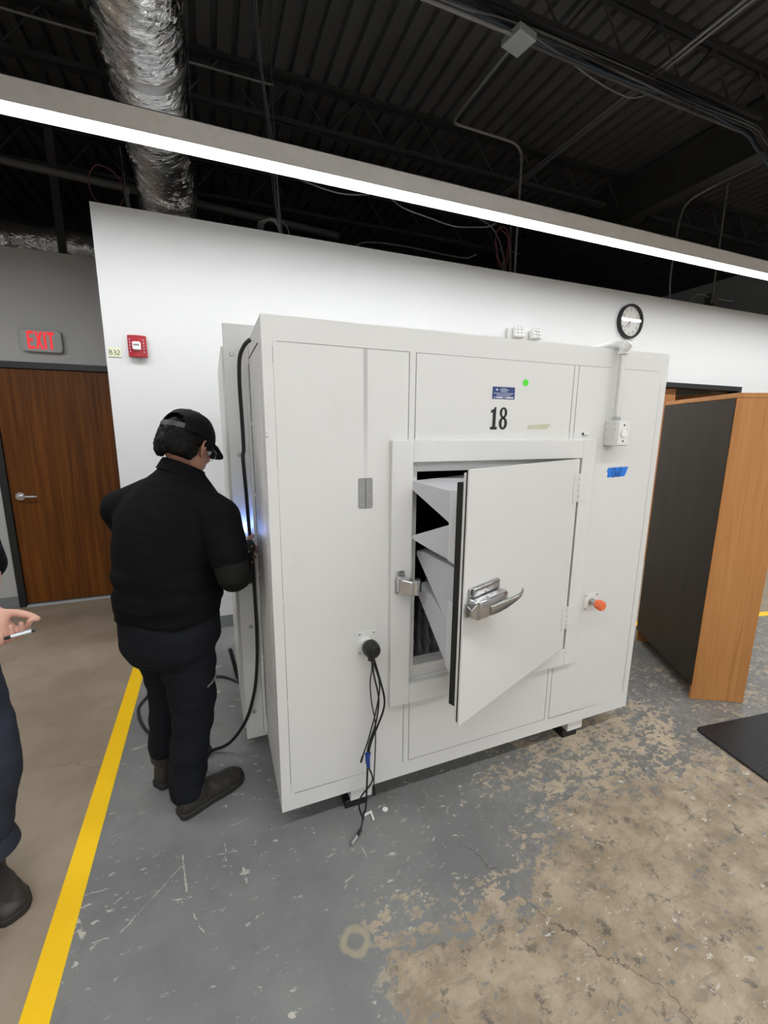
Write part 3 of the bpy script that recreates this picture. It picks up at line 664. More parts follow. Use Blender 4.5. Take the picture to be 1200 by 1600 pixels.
# foam wedges on the inner side
u0, u1 = .10, .748
def wedge(name, pts, ua=u0, ub=u1, m='foam', taper=0):
    a = [D(ub-taper*max(0, (p[0]-.13))/.15, *p) for p in pts]; c = [D(ua+taper*max(0, (p[0]-.13))/.15, *p) for p in pts]
    b = B(); va = [b.b.verts.new(p) for p in a]; vc = [b.b.verts.new(p) for p in c]; n = len(a)
    b.b.faces.new(va); b.b.faces.new(vc[::-1])
    for i in range(n): b.b.faces.new((va[i], vc[i], vc[(i+1) % n], va[(i+1) % n]))
    return obj(name, b, m, door, .0015)
wedge('absorber_base', [(.0565, 1.098), (.124, 1.115), (.124, 1.366), (.0565, 1.372)], m='foambase')
wedge('absorber_wedge', [(.1245, 1.250), (.325, 1.360), (.330, 1.372), (.310, 1.380), (.235, 1.374), (.1245, 1.362)], u0+.003, u1-.003)
wedge('absorber_wedge', [(.1245, 1.118), (.200, 1.134), (.30, 1.160), (.303, 1.170), (.1245, 1.243)], u0+.003, u1-.003)
wedge('absorber_base', [(.0565, .655), (.116, .712), (.116, .966), (.0565, .956)], m='foambase')
wedge('absorber_wedge', [(.0565, .957), (.116, .967), (.116, .885), (.128, .893), (.335, 1.075), (.335, 1.092), (.285, 1.100), (.0565, 1.088)], u0+.003, u1-.003, taper=.05)
wedge('absorber_wedge', [(.1165, .716), (.1165, .878), (.22, .938), (.335, .950), (.340, .940), (.335, .928)], u0+.003, u1-.003, taper=.05)
# handle
hd = obj('handle', dbox(B(), .620, .794, -.008, -.0002, .958, 1.056), 'handle', door, .003)
obj('latch_rail', dbox(B(), .628, .782, -.019, -.0082, 1.026, 1.058), 'handle', hd, .004)
b = B(); cs = []
for uu, n1, za, zb in ((.797, .034, .962, 1.018), (.786, .050, .957, 1.024), (.745, .057, .957, 1.025), (.69, .057, .968, 1.025), (.635, .055, .983, 1.025), (.624, .048, .993, 1.022)):
    cs.append([D(uu, -.0082, za), D(uu, -n1*.85, za), D(uu, -n1, za+.010), D(uu, -n1, zb-.010), D(uu, -n1*.9, zb), D(uu, -.0082, zb)])
b.rings(cs); obj('latch_body', b, 'handle', hd, .004)
b = B(); cs = []
for uu, nn, zc, hh, tt in ((.742, .060, .984, .018, .005), (.70, .064, .985, .019, .006), (.66, .067, .987, .017, .006), (.61, .069, .990, .012, .005), (.572, .069, .995, .009, .0045), (.548, .064, 1.001, .007, .004), (.540, .058, 1.008, .005, .004)):
    cs.append([D(uu, -nn+tt, zc-hh), D(uu, -nn-tt*.5, zc-hh*.9), D(uu, -nn-tt, zc), D(uu, -nn-tt*.5, zc+hh*.9), D(uu, -nn+tt, zc+hh)])
b.rings(cs); obj('lever', b, 'handle', hd, .002)
obj('latch_tongue', B().hexa([D(.796, -.012, .962), D(.796, -.044, .962), D(.818, -.034, .978), D(.818, -.012, .966), D(.796, -.012, 1.018), D(.796, -.044, 1.018), D(.818, -.034, .998), D(.818, -.012, 1.012)]), 'handle', hd, .002)
for uu, nn in ((.645, .030), (.67, .042), (.70, .030), (.74, .042)): obj('screw', B().cyl(D(uu, -nn, 1.0245), D(uu, -nn, 1.0265), .0045, 10), 'greyplate', hd)
# hinges
for za, zb in ((1.258, 1.385), (.655, .765)):
    hg = obj('hinge', B().obox(D(.008, -.0003, za), E_*.040, N_*-.003, Z_*(zb-za)).box((HX+.006, 1.4325, za+.004), (HX+.048, 1.4358, zb-.002)), 'door', door, .0008)
    for k in range(5):
        q = (zb-za)/5
        obj('knuckle', B().cyl((HX, HY-.0025, za+k*q+.0015), (HX, HY-.0025, za+(k+1)*q-.0015), .0075, 12), 'door', hg)
# striker on the frame
st_ = obj('striker', B().prism([(.617, 1.4355, .948), (.660, 1.4355, .952), (.664, 1.4355, 1.000), (.652, 1.4355, 1.040), (.622, 1.4355, 1.040), (.614, 1.4355, 1.0)], (0, -.007, 0)), 'chrome', ch, .002)
obj('striker_arm', B().rings([[(.620, 1.4284, .957), (.620, 1.4284, 1.022), (.662, 1.4284, 1.016), (.662, 1.4284, .955)], [(.634, 1.400, .956), (.634, 1.400, 1.014), (.672, 1.408, 1.014), (.672, 1.408, .955)], [(.664, 1.378, .956), (.664, 1.378, 1.008), (.702, 1.400, 1.008), (.702, 1.400, .956)]]), 'chrome', st_, .004)
obj('roller', B().cyl((.688, 1.392, .953), (.688, 1.392, 1.011), .015, 16), 'chrome', st_)
obj('roller_tip', B().box((.6985, 1.388, .962), (.7085, 1.405, 1.002)), 'gasket', st_, .002)
for x, z in ((.628, 1.027), (.646, 1.027), (.628, .962), (.650, .962)): obj('screw', B().cyl((x, 1.4285, z), (x, 1.4265, z), .0055, 12), 'zinc', st_)
# left connector plate, right connector with orange cap
cp = obj('connector_plate', B().box((.473, CY-.006, .710), (.547, CY-.0022, .803)), 'ivory', ch, .001)
for x, z in ((.481, .795), (.539, .795), (.481, .718), (.539, .718)): obj('screw', B().cyl((x, CY-.006, z), (x, CY-.0085, z), .0045, 10), 'zinc', cp)
obj('socket', B().cyl((.510, CY-.006, .760), (.508, CY-.026, .757), .026, 20), 'ivory', cp)
rp = obj('connector_plate', B().box((1.617, CY-.006, .716), (1.704, CY-.0022, .798)), 'ivory', ch, .001)
for x, z in ((1.626, .790), (1.695, .790), (1.626, .724), (1.695, .724)): obj('screw', B().cyl((x, CY-.006, z), (x, CY-.0085, z), .0045, 10), 'zinc', rp)
obj('coax_barrel', B().cyl((1.661, CY-.006, .757), (1.661, CY-.05, .757), .013, 16).cyl((1.661, CY-.006, .757), (1.661, CY-.012, .757), .019, 6), 'zinc', rp)
b = B().lathe([(.004, .002), (.021, 0), (.0225, -.006), (.0225, -.03), (.018, -.037), (.004, -.037)], (1.661, CY-.040, .757), (0, 1, 0), 20)
for k in range(10):
    a = 2*math.pi*k/10; q = V((math.cos(a), 0, math.sin(a)))*.0222; b.cyl(V((1.661, CY-.048, .757))+q, V((1.661, CY-.072, .757))+q, .0025, 6)
obj('dust_cap', b, 'orange', rp)
# conduit and receptacle box on the right
cb = obj('receptacle_box', B().box((1.637, 1.392, 1.503), (1.703, CY-.0022, 1.612)), 'ivory', ch, .004)
obj('face_plate', B().box((1.640, 1.387, 1.506), (1.706, 1.3918, 1.611)), 'ivory', cb, .004)
obj('receptacle', B().cyl((1.672, 1.387, 1.558), (1.672, 1.381, 1.558), .018, 20).box((1.6855, 1.378, 1.568), (1.694, 1.387, 1.578)), 'whiteplastic', cb, .001)
for z in (1.592, 1.524): obj('screw', B().cyl((1.672, 1.387, z), (1.672, 1.3855, z), .004, 10), 'gasket', cb)
for z in (1.588, 1.556, 1.526): obj('knockout', B().cyl((1.6368, 1.424, z), (1.6358, 1.424, z), .0115, 20).cyl((1.6358, 1.424, z), (1.6353, 1.424, z), .0075, 20), 'ivory', cb)
for y_, z in ((1.403, 1.573), (1.445, 1.573), (1.403, 1.540), (1.445, 1.540)): obj('hole', B().cyl((1.6371, y_, z), (1.6362, y_, z), .0018, 8), 'gasket', cb)
cn = obj('conduit', B().cyl((1.663, 1.424, 1.618), (1.663, 1.424, 1.905), .0125, 16), 'chamber', ch)
obj('conduit_connector', B().lathe([(.015, 0), (.019, .001), (.019, .010), (.016, .011), (.016, .018), (.013, .019)], (1.663, 1.424, 1.6105), (0, 0, 1), 18).cyl((1.663, 1.424, 1.613), (1.6425, 1.418, 1.615), .006, 8), 'zinc', cn)
b = B().tube([(1.663, 1.424, 1.893), (1.663, 1.424, 1.912), (1.662, 1.435, 1.928), (1.660, 1.47, 1.934)], .0175, 14, 5)
b.cyl((1.660, 1.412, 1.905), (1.668, 1.400, 1.926), .013, 12); b.cyl((1.665, 1.425, 1.920), (1.672, 1.408, 1.938), .015, 12).cyl((1.663, 1.424, 1.890), (1.663, 1.424, 1.905), .021, 14)
obj('elbow_fitting', b, 'chamber', cn)
obj('roof_conduit', B().tube([(1.660, 1.47, 1.934), (1.655, 1.56, 1.934), (1.65, 1.75, 1.933), (1.65, 2.2, 1.933)], .013, 12, 5), 'chamber', cn)
# plate, number, stickers, tape
pl = obj('name_plate', B().box((1.031, CY-.0032, 1.688), (1.137, CY-.0021, 1.7345)), 'plate', ch, .0004, label='navy blue name plate with white printed lines')
b = B(); yq = CY-.0033; rnd = random.Random(5)
for zc, xa, xb, hh in ((1.7275, 1.072, 1.098, .0018), (1.7225, 1.064, 1.106, .0026), (1.7165, 1.071, 1.100, .0022), (1.710, 1.038, 1.130, .0020), (1.7045, 1.050, 1.122, .0016), (1.7005, 1.052, 1.118, .0014)):
    x = xa
    while x < xb:
        w = rnd.uniform(.002, .006); b.box((x, yq, zc-hh/2), (min(x+w, xb), yq-.0002, zc+hh/2)); x += w+.0011
b.box((1.049, yq, 1.6915), (1.081, yq-.0002, 1.6965)).box((1.096, yq, 1.6915), (1.131, yq-.0002, 1.6965)).box((1.036, yq, 1.693), (1.046, yq-.0002, 1.6955)).box((1.084, yq, 1.693), (1.094, yq-.0002, 1.6955))
b.prism([(1.049, yq, 1.727), (1.053, yq, 1.7275), (1.0555, yq, 1.723), (1.053, yq, 1.719), (1.049, yq, 1.7195), (1.0475, yq, 1.723)], (0, -.0002, 0))
obj('print', b, 'platewhite', pl)
# numerals with slab feet
yq = CY-.0021; d_ = (0, -.0007, 0)
nz0, nz1 = 1.570, 1.657; hh = nz1-nz0
dg = obj('numeral', B().prism([(1.028, yq, nz0), (1.060, yq, nz0), (1.060, yq, nz0+.011), (1.0525, yq, nz0+.011), (1.0535, yq, nz1), (1.047, yq, nz1), (1.0425, yq, nz1-.0075), (1.029, yq, nz1-.013), (1.029, yq, nz1-.022), (1.0385, yq, nz1-.022), (1.0375, yq, nz0+.011), (1.028, yq, nz0+.011)], d_), 'ink', ch)
def oval(cx, cz, ro, so, ri, si, b):
    n = 36
    for k in range(n):
        q = []
        for t in (2*math.pi*k/n, 2*math.pi*(k+1)/n):
            q.append(((cx+ro*math.cos(t), yq, cz+so*math.sin(t)), (cx+ri*math.cos(t), yq, cz+si*math.sin(t))))
        b.prism([q[0][0], q[1][0], q[1][1], q[0][1]], d_)
b = B(); oval(1.0885, nz1-.0215, .0180, .0215, .0062, .0140, b); oval(1.0885, nz0+.0245, .0200, .0245, .0065, .0160, b)
obj('numeral', b, 'ink', ch)
obj('round_sticker', B().cyl((1.187, CY-.0021, 1.755), (1.187, CY-.0035, 1.755), .0135, 24), 'green', ch, .0005, label='bright green round sticker')
obj('tape_remnant', B().prism([(1.212, CY-.0021, 1.573), (1.312, CY-.0021, 1.573), (1.328, CY-.0021, 1.592), (1.326, CY-.0021, 1.595), (1.214, CY-.0021, 1.588)], (0, -.0005, 0)), 'tapeold', ch, label='yellowed strip of old tape')
bt = obj('masking_tape', B().prism([(x, CY-.0021, z) for x, z in ((1.684, 1.356), (1.793, 1.359), (1.797, 1.368), (1.803, 1.380), (1.812, 1.404), (1.688, 1.401), (1.680, 1.392), (1.679, 1.385), (1.685, 1.377))], (0, -.0006, 0)), 'tapeblue', ch, label='piece of blue masking tape lettered Out')
b = strokes(B(), [[(.18, .3), (.05, .05), (.05, -.5), (.2, -.75), (.42, -.6), (.48, -.1), (.35, .25), (.15, .3), (.12, .15)], [(.62, -.05), (.6, -.5), (.72, -.7), (.9, -.55), (.98, -.1)], [(.98, -.1), (.97, -.68)], [(1.28, .5), (1.22, -.2), (1.24, -.72)], [(1.05, .12), (1.45, .2)]], (1.714, CY-.0029, 1.386), (1, 0, 0), (0, 0, 1), .040, .0030, .0003)
obj('lettering', b, 'inkblue', bt)
lt = obj('small_switch', B().box((1.512, CY-.010, 1.549), (1.540, CY-.0022, 1.560)), 'ivory', ch, .001); obj('switch_end', B().box((1.5095, CY-.0098, 1.5495), (1.5119, CY-.0023, 1.5595)), 'gasket', lt)

# ================================================================== CABLES ON THE BOX
cbt = thing('test_cable_bundle', (.51, 1.40, .74), 'bunch of thin black cables hanging from the connector under the hinge plate', 'cable bundle')
b = B().lathe([(.004, -.030), (.019, -.029), (.027, -.024), (.0315, -.012), (.033, .004), (.031, .018), (.026, .0215)], (.513, 1.408, .752), (-.10, 1, .12), 24)
b.cyl((.512, 1.404, .744), (.509, 1.398, .712), .018, 14, .013)
pg = obj('round_plug', b, 'toolblk', cbt)
obj('rib', B().tube([(.505, 1.376, .775), (.500, 1.374, .755), (.502, 1.377, .728)], .002, 6), 'gasket', pg)
J = lambda L, dy=0: [(x, y+dy, z) for x, y, z in L]
obj('cable', B().tube(J([(.512, 1.398, .735), (.519, 1.40, .655), (.537, 1.40, .569), (.540, 1.40, .513), (.527, 1.40, .432), (.500, 1.40, .354), (.489, 1.40, .285), (.494, 1.39, .263), (.510, 1.385, .213), (.499, 1.38, .187), (.463, 1.38, .149), (.449, 1.375, .119), (.455, 1.37, .081), (.468, 1.385, .035), (.457, 1.371, .012), (.434, 1.345, .009), (.412, 1.328, .009)]), .0034, 8), 'cable', cbt)
obj('connector_end', B().cyl((.436, 1.348, .009), (.410, 1.326, .009), .006, 10).cyl((.410, 1.326, .009), (.400, 1.318, .009), .0075, 12), 'zinc', cbt)
obj('heat_shrink', B().cyl((.452, 1.364, .010), (.432, 1.343, .010), .0062, 10), 'cable', cbt)
obj('cable', B().tube(J([(.516, 1.396, .725), (.540, 1.395, .637), (.561, 1.395, .55), (.559, 1.395, .494), (.533, 1.39, .434), (.506, 1.39, .37), (.493, 1.39, .302), (.487, 1.385, .202), (.473, 1.36, .111), (.464, 1.36, .085), (.470, 1.383, .033)]), .0042, 8), 'cable', cbt)
obj('cable', B().tube(J([(.508, 1.40, .742), (.514, 1.405, .672), (.507, 1.405, .619), (.512, 1.405, .537), (.527, 1.405, .449), (.530, 1.405, .378), (.528, 1.405, .292), (.524, 1.405, .19), (.523, 1.405, .140)]), .0026, 8), 'cable', cbt)
obj('connector_end', B().cyl((.523, 1.405, .142), (.523, 1.405, .112), .007, 10, .0085), 'cable', cbt)
obj('cable', B().tube(J([(.517, 1.395, .70), (.545, 1.402, .60), (.53, 1.40, .495), (.506, 1.40, .403), (.489, 1.398, .351), (.472, 1.398, .305)]), .003, 8), 'cable', cbt)
obj('connector_end', B().cyl((.474, 1.398, .309), (.466, 1.398, .285), .0042, 10), 'cable', cbt)
obj('cable_tie', B().tube([(.497, 1.391, .325), (.492, 1.389, .298), (.494, 1.389, .262)], .008, 10).tube([(.484, 1.391, .325), (.486, 1.389, .300)], .004, 8), 'bluetie', cbt, label='blue wrap holding the cables together')
hose = [(.163, 1.79, 1.899), (.140, 1.80, 1.877), (.122, 1.82, 1.832), (.118, 1.84, 1.737), (.121, 1.86, 1.617), (.123, 1.88, 1.487), (.118, 1.88, 1.447), (.124, 1.89, 1.300), (.129, 1.90, 1.130), (.135, 1.90, .984), (.137, 1.90, .836), (.138, 1.90, .682), (.133, 1.90, .525), (.114, 1.91, .360), (.071, 1.95, .192), (-.006, 1.99, .064), (-.085, 2.03, .014), (-.137, 2.045, .0085), (-.244, 2.11, .0085), (-.355, 2.23, .0085), (-.427, 2.346, .0085), (-.476, 2.506, .0085), (-.459, 2.606, .0085), (-.401, 2.684, .0085), (-.207, 2.725, .0085), (-.038, 2.706, .0085), (.085, 2.577, .0085), (.25, 2.45, .0085), (.36, 2.4, .0085)]
ceil_tube('power_cable', hose, .0078, 'cable', 'black cable running down the left side of the box and looping on the floor', 'cable', 6, 10)
t = thing('lever_bar', (.05, 2.75, 0), 'short black lever bar leaning behind the edge of the box', 'bar')
obj('bar', B().obox((.055, 2.64, .004), (.022, .006, 0), (-.006, .022, 0), (-.035, .10, .16)), 'gasket', t, .003)
tag(obj('corner_bracket', B().prism([(.480, 1.428, .001), (.524, 1.436, .001), (.522, 1.392, .001), (.514, 1.390, .001), (.515, 1.426, .001), (.481, 1.420, .001)], (0, 0, .006)), 'whiteplastic', None, .0015, loc=(.5, 1.42, 0)), 'small white L-shaped piece lying on the floor by the cables', 'bracket')
tag(obj('paper_dot', B().cyl((.581, 1.423, .0005), (.581, 1.423, .0025), .0115, 20), 'whiteplastic', loc=(.581, 1.423, 0)), 'small white round disc lying on the floor', 'disc')

# ================================================================== THINGS ON THE WALLS
ex = thing('exit_sign', (-1.23, 4.51, 2.256), 'lit red EXIT sign in a grey case above the oak door', 'sign')
def rrect(x0, x1, z0, z1, r, y, n=5):
    P = []
    for cx, cz, a0 in ((x1-r, z1-r, 0), (x0+r, z1-r, 90), (x0+r, z0+r, 180), (x1-r, z0+r, 270)):
        for k in range(n+1):
            a = math.radians(a0+90*k/n); P.append((cx+r*math.cos(a), y, cz+r*math.sin(a)))
    return P
obj('case', B().prism(rrect(-1.378, -1.092, 2.165, 2.342, .03, 4.509), (0, -.042, 0)), 'exitcase', ex, .006)
def bars(b, quads, ox, oz, w, h, y, d):
    for q in quads: b.prism([(ox+px*w, y, oz+pz*h) for px, pz in q], (0, d, 0))
b = B(); R_ = lambda a, c, e, g: [(a, c), (e, c), (e, g), (a, g)]
LW, LH = .048, .132; oz = 2.189; y = 4.4665
bars(b, [R_(0, 0, .24, 1), R_(.24, 0, 1, .13), R_(.24, .87, 1, 1), R_(.24, .44, .85, .57)], -1.323, oz, LW*.88, LH, y, -.002)
bars(b, [[(0, 0), (.28, 0), (1, 1), (.72, 1)], [(.72, 0), (1, 0), (.64, .5), (.5, .5-.02)], [(0, 1), (.28, 1), (.5, .52), (.36, .5)]], -1.272, oz, LW*1.02, LH, y, -.002)
bars(b, [R_(0, 0, 1, 1)], -1.213, oz, LW*.26, LH, y, -.002)
bars(b, [R_(.37, 0, .63, .87), R_(0, .87, 1, 1)], -1.190, oz, LW, LH, y, -.002)
obj('letters', b, 'exit_on', ex)
tag(obj('sticky_note', B().box((-.596, 3.4555, 2.024), (-.520, 3.4575, 2.086)), 'sticky', loc=(-.56, 3.457, 2.05)), 'pale yellow sticky note lettered B32 beside the fire alarm', 'note')
sn = COL.objects['sticky_note']
b = strokes(B(), [[(.05, 1), (.02, .5), (.05, 0)], [(.05, 1), (.4, .95), (.42, .65), (.1, .53), (.5, .45), (.5, .1), (.05, 0)], [(.8, .95), (1.15, .95), (1.2, .65), (.95, .55), (1.25, .45), (1.2, .08), (.8, .05)], [(1.55, .8), (1.75, 1), (1.95, .8), (1.85, .5), (1.5, .05), (2.05, .1)]], (-.589, 3.4552, 2.040), (1, 0, 0), (0, 0, 1), .030, .0035, .0002)
obj('lettering', b, 'ink', sn)
obj('note_fold', B().box((-.594, 3.4548, 2.0245), (-.522, 3.4553, 2.027)), 'base', sn)
fa = thing('fire_alarm_strobe', (-.418, 3.458, 2.10), 'red fire alarm strobe with clear lens on the white wall', 'alarm')
b = B().prism([(-.470, 3.4575, 2.040), (-.366, 3.4575, 2.034), (-.366, 3.4575, 2.160), (-.470, 3.4575, 2.166)], (0, -.02, 0))
obj('backbox', b, 'red', fa, .004)
b = B(); cs = []
for k in range(9):
    xx = -.474+.112*k/8; dd = .022+.020*math.sin(math.pi*k/8); cs.append([(xx, 3.4365, 2.030), (xx, 3.4575-dd-.004, 2.030), (xx, 3.4575-dd-.004, 2.168), (xx, 3.4365, 2.168)])
b.rings(cs); obj('cover', b, 'red', fa, .004)
obj('lens', B().prism(rrect(-.445, -.395, 2.072, 2.126, .012, 3.4125), (0, -.016, 0)), 'lensclear', fa, .006)
obj('flash_tube', B().cyl((-.436, 3.3955, 2.106), (-.404, 3.3955, 2.106), .005, 10), 'zinc', fa)
b = B()
for k in range(5):
    for xx in (-.460, -.379): b.box((xx-.0025, 3.418, 2.060+.019*k), (xx+.0025, 3.4245, 2.067+.019*k))
obj('print', b, 'platewhite', fa)
em = thing('emergency_light', (2.715, 3.458, 2.435), 'white twin-head emergency light on the wall just above the box', 'lamp')
obj('case', B().box((2.552, 3.405, 2.375), (2.86, 3.4575, 2.475)), 'ivory', em, .008)
for x0, tw in ((2.575, -.25), (2.765, .22)):
    R = Matrix.Rotation(tw, 3, 'Z') @ Matrix.Rotation(-.25, 3, 'X'); c0 = V((x0+.05, 3.365, 2.425))
    m = lambda x, y, z: c0+R @ V((x, y, z))
    hd_ = obj('lamp_head', B().hexa([m(-.052, -.02, -.05), m(.052, -.02, -.05), m(.045, .035, -.042), m(-.045, .035, -.042), m(-.052, -.02, .05), m(.052, -.02, .05), m(.045, .035, .042), m(-.045, .035, .042)]), 'whiteplastic', em, .006)
    obj('reflector', B().hexa([m(-.047, -.0225, -.045), m(.047, -.0225, -.045), m(.046, -.0205, -.044), m(-.046, -.0205, -.044), m(-.047, -.0225, .045), m(.047, -.0225, .045), m(.046, -.0205, .044), m(-.046, -.0205, .044)]), 'greyplate', hd_)
    b = B()
    for i in range(3):
        for j in range(3): b.sph(m(-.033+.033*i, -.0225, -.030+.030*j), (.0115, .006, .0115), 10, R)
    obj('led_lens', b, 'whiteplastic', hd_)
ck = thing('wall_clock', (4.064, 3.458, 2.665), 'round black rimmed clock on the white wall, hands near twenty to seven', 'clock')
C0 = V((4.064, 3.4575, 2.665)); R0 = .166
obj('rim', B().lathe([(R0-.006, 0), (R0, .004), (R0+.001, .030), (R0-.004, .042), (R0-.012, .045), (R0-.020, .040), (R0-.022, .014), (R0-.02, .001)], C0, (0, -1, 0), 56), 'black', ck)
obj('face', B().cyl(C0-Y_*.001, C0-Y_*.016, R0-.0225, 56), 'clockface', ck)
yq = C0.y-.0165
for k in range(1, 13):
    a = math.radians(90-30*k); p = V((C0.x+math.cos(a)*.112, yq, C0.z+math.sin(a)*.112))
    obj('clock_numeral', text_mesh(str(k), .036, p, X_, Z_, .0003), 'ink', ck, smooth=False)
b = B()
for k in range(60):
    a = math.radians(6*k); d = V((math.cos(a), 0, math.sin(a))); n = V((-d.z, 0, d.x))*(.0016 if k % 5 == 0 else .0007)
    b.prism([C0-Y_*.0163+d*.130-n, C0-Y_*.0163+d*.139-n, C0-Y_*.0163+d*.139+n, C0-Y_*.0163+d*.130+n], (0, -.0004, 0))
obj('minute_marks', b, 'ink', ck)
def hand(name, hrs, L, w, dy):
    a = math.radians(90-30*hrs); d = V((math.cos(a), 0, math.sin(a))); n = V((-d.z, 0, d.x))*w; o = C0-Y_*dy
    obj(name, B().prism([o-d*.02-n, o+d*L-n*.6, o+d*L+n*.6, o-d*.02+n], (0, -.0008, 0)), 'ink', ck)
hand('hour_hand', 6.63, .075, .0035, .019); hand('minute_hand', 7.6, .112, .0028, .021)
obj('hub', B().cyl(C0-Y_*.0165, C0-Y_*.0235, .006, 14), 'ink', ck)
g = NT('clear_glass'); tr_ = g.n('ShaderNodeBsdfTransparent'); gl_ = g.n('ShaderNodeBsdfGlossy'); gl_.inputs['Roughness'].default_value = .02
lw = g.n('ShaderNodeLayerWeight'); fz = g.ma('ADD', .035, g.ma('MULTIPLY', g.ma('POWER', lw.outputs['Facing'], 4.0), .6)); mx = g.n('ShaderNodeMixShader')
g.t.links.new(fz, mx.inputs[0]); g.t.links.new(tr_.outputs[0], mx.inputs[1]); g.t.links.new(gl_.outputs[0], mx.inputs[2])
g.t.links.new(mx.outputs[0], g.t.nodes['Material Output'].inputs[0]); M_['glass'] = g.m
obj('glass', B().cyl(C0-Y_*.033, C0-Y_*.0345, R0-.0215, 56), 'glass', ck)

# ================================================================== BOOKCASE, MAT
A = V((2.560, 1.472, 0)); e1 = V((.487, .873, 0)).normalized(); e2 = V((e1.y, -e1.x, 0))   # along the back, out to the open front
bk = thing('bookcase', A+e1*.37+e2*.14, 'orange wood bookcase turned away, its dark back board facing the box', 'bookcase')
Wd, Dp, Hh, pt = .74, .288, 1.766, .019
ob = lambda a, b_, c, d, z0, z1, B_=None: (B_ or B()).obox(A+e1*a+e2*c+Z_*z0, e1*(b_-a), e2*(d-c), Z_*(z1-z0))
obj('side_panel', ob(0, pt, 0, Dp, .001, Hh-.026), 'case', bk, .0012)
obj('side_panel', ob(Wd-pt, Wd, 0, Dp, .001, Hh-.026), 'case', bk, .0012)
obj('top_panel', ob(-.002, Wd+.002, -.002, Dp+.006, Hh-.0255, Hh), 'case', bk, .002)
obj('back_panel', ob(.004, Wd-.004, -.0045, -.0005, .088, Hh-.028), 'caseback', bk)
obj('kick_board', ob(pt+.001, Wd-pt-.001, Dp-.05, Dp-.035, .001, .085), 'case', bk)
for z in (.086, .42, .75, 1.08, 1.41): obj('shelf', ob(pt+.0005, Wd-pt-.0005, .002, Dp-.012, z, z+.019), 'case', bk, .001)
obj('shelf_bracket', ob(.05, .075, Dp+.0005, Dp+.03, .26, .275), 'case', bk, .001)
m0 = V((2.310, 1.283, 0)); ma_ = V((.992, -.125, 0)).normalized(); mb_ = V((-.15, -.989, 0)).normalized()
P = []
def cor(c, d1, d2, r=.03):
    for k in range(5):
        t = k/4; a = c+d1*r; z = c+d2*r; P.append((a*(1-t)**2+c*2*t*(1-t)+z*t*t)+Z_*.001)
w_, l_ = 1.5, .9
cor(m0, mb_, ma_); cor(m0+ma_*w_, -ma_, mb_); cor(m0+ma_*w_+mb_*l_, -mb_, -ma_); cor(m0+mb_*l_, ma_, -mb_)
tag(obj('floor_mat', B().prism(P, (0, 0, .011)), 'mat', None, .005, loc=m0+ma_*.7+mb_*.4), 'black textured rubber mat on the worn floor at right', 'mat')

# ================================================================== PEOPLE
def frame_RFU(head_deg, pitch=0, roll=0):
    a = math.radians(head_deg); F0 = V((math.cos(a), math.sin(a), 0)); R0 = V((F0.y, -F0.x, 0))
    p = math.radians(pitch); F = F0*math.cos(p)-Z_*math.sin(p); U = Z_*math.cos(p)+F0*math.sin(p)
    q = math.radians(roll); R = R0*math.cos(q)-U*math.sin(q); U = U*math.cos(q)+R0*math.sin(q)
    return R, F, U
def torso(b, rings_, R, F, grow=0.0, ex=2.35, n=40):
    rs = []
    for c, ru, rv in rings_:
        q = []
        for k in range(n):
            t = 2*math.pi*k/n; cx, sx = math.cos(t), math.sin(t)
            q.append(V(c)+R*((ru+grow)*math.copysign(abs(cx)**(2/ex), cx))+F*((rv+grow)*math.copysign(abs(sx)**(2/ex), sx)))
        rs.append(q)
    # interpolate between the given rings
    out = []
    for k in range(n):
        out.append(spline([q[k] for q in rs], 3))
    return b.rings([[out[k][i] for k in range(n)] for i in range(len(out[0]))])
def mrot(a, b_, c): return Matrix((a, b_, c)).transposed()
def hand(b, Wp, D_, N, T, curl, thumb=(.55, .75, .25), tcurl=.35, sc=1.0):
    D_, N, T = D_.normalized(), N.normalized(), T.normalized(); Wp = V(Wp)
    R = mrot(D_, T, N)
    b.sph(Wp+D_*.052*sc, (.050*sc, .040*sc, .015*sc), 16, R); b.sph(Wp+D_*.070*sc, (.030*sc, .043*sc, .0135*sc), 16, R)
    b.sph(Wp+D_*.035*sc+T*.024*sc+N*.006*sc, (.032*sc, .018*sc, .016*sc), 14, R)
    for i, (L, rad) in enumerate(((.074, .0086), (.082, .0088), (.076, .0083), (.060, .0074))):
        off = (.0345-.0228*i)*sc; base = Wp+D_*(.088-.004*abs(i-1))*sc+T*off; a = 0; pts = [Wp+D_*.055*sc+T*off*.8, base]; p = base
        fan = T*(.10-.07*i)
        for sgm, cu in zip((.45, .31, .24), curl[i]):
            a += cu; d = ((D_+fan)*math.cos(a)+N*math.sin(a)).normalized(); p = p+d*L*sgm*sc; pts.append(p)
        b.limb(pts, [rad*1.12*sc, rad*1.08*sc, rad*sc, rad*.93*sc, rad*.82*sc], 10, 4)
    tb = Wp+D_*.026*sc+T*.028*sc+N*.006*sc; d = (D_*thumb[0]+T*thumb[1]+N*thumb[2]).normalized(); pts = [tb]; p = tb
    for k, L in enumerate((.040, .034, .028)):
        p = p+d*L*sc; pts.append(p); d = (d+D_*tcurl*.8+N*tcurl*.45-T*tcurl*.35).normalized()
    b.limb(pts, [.0125*sc, .0115*sc, .0102*sc, .0088*sc], 10, 4)
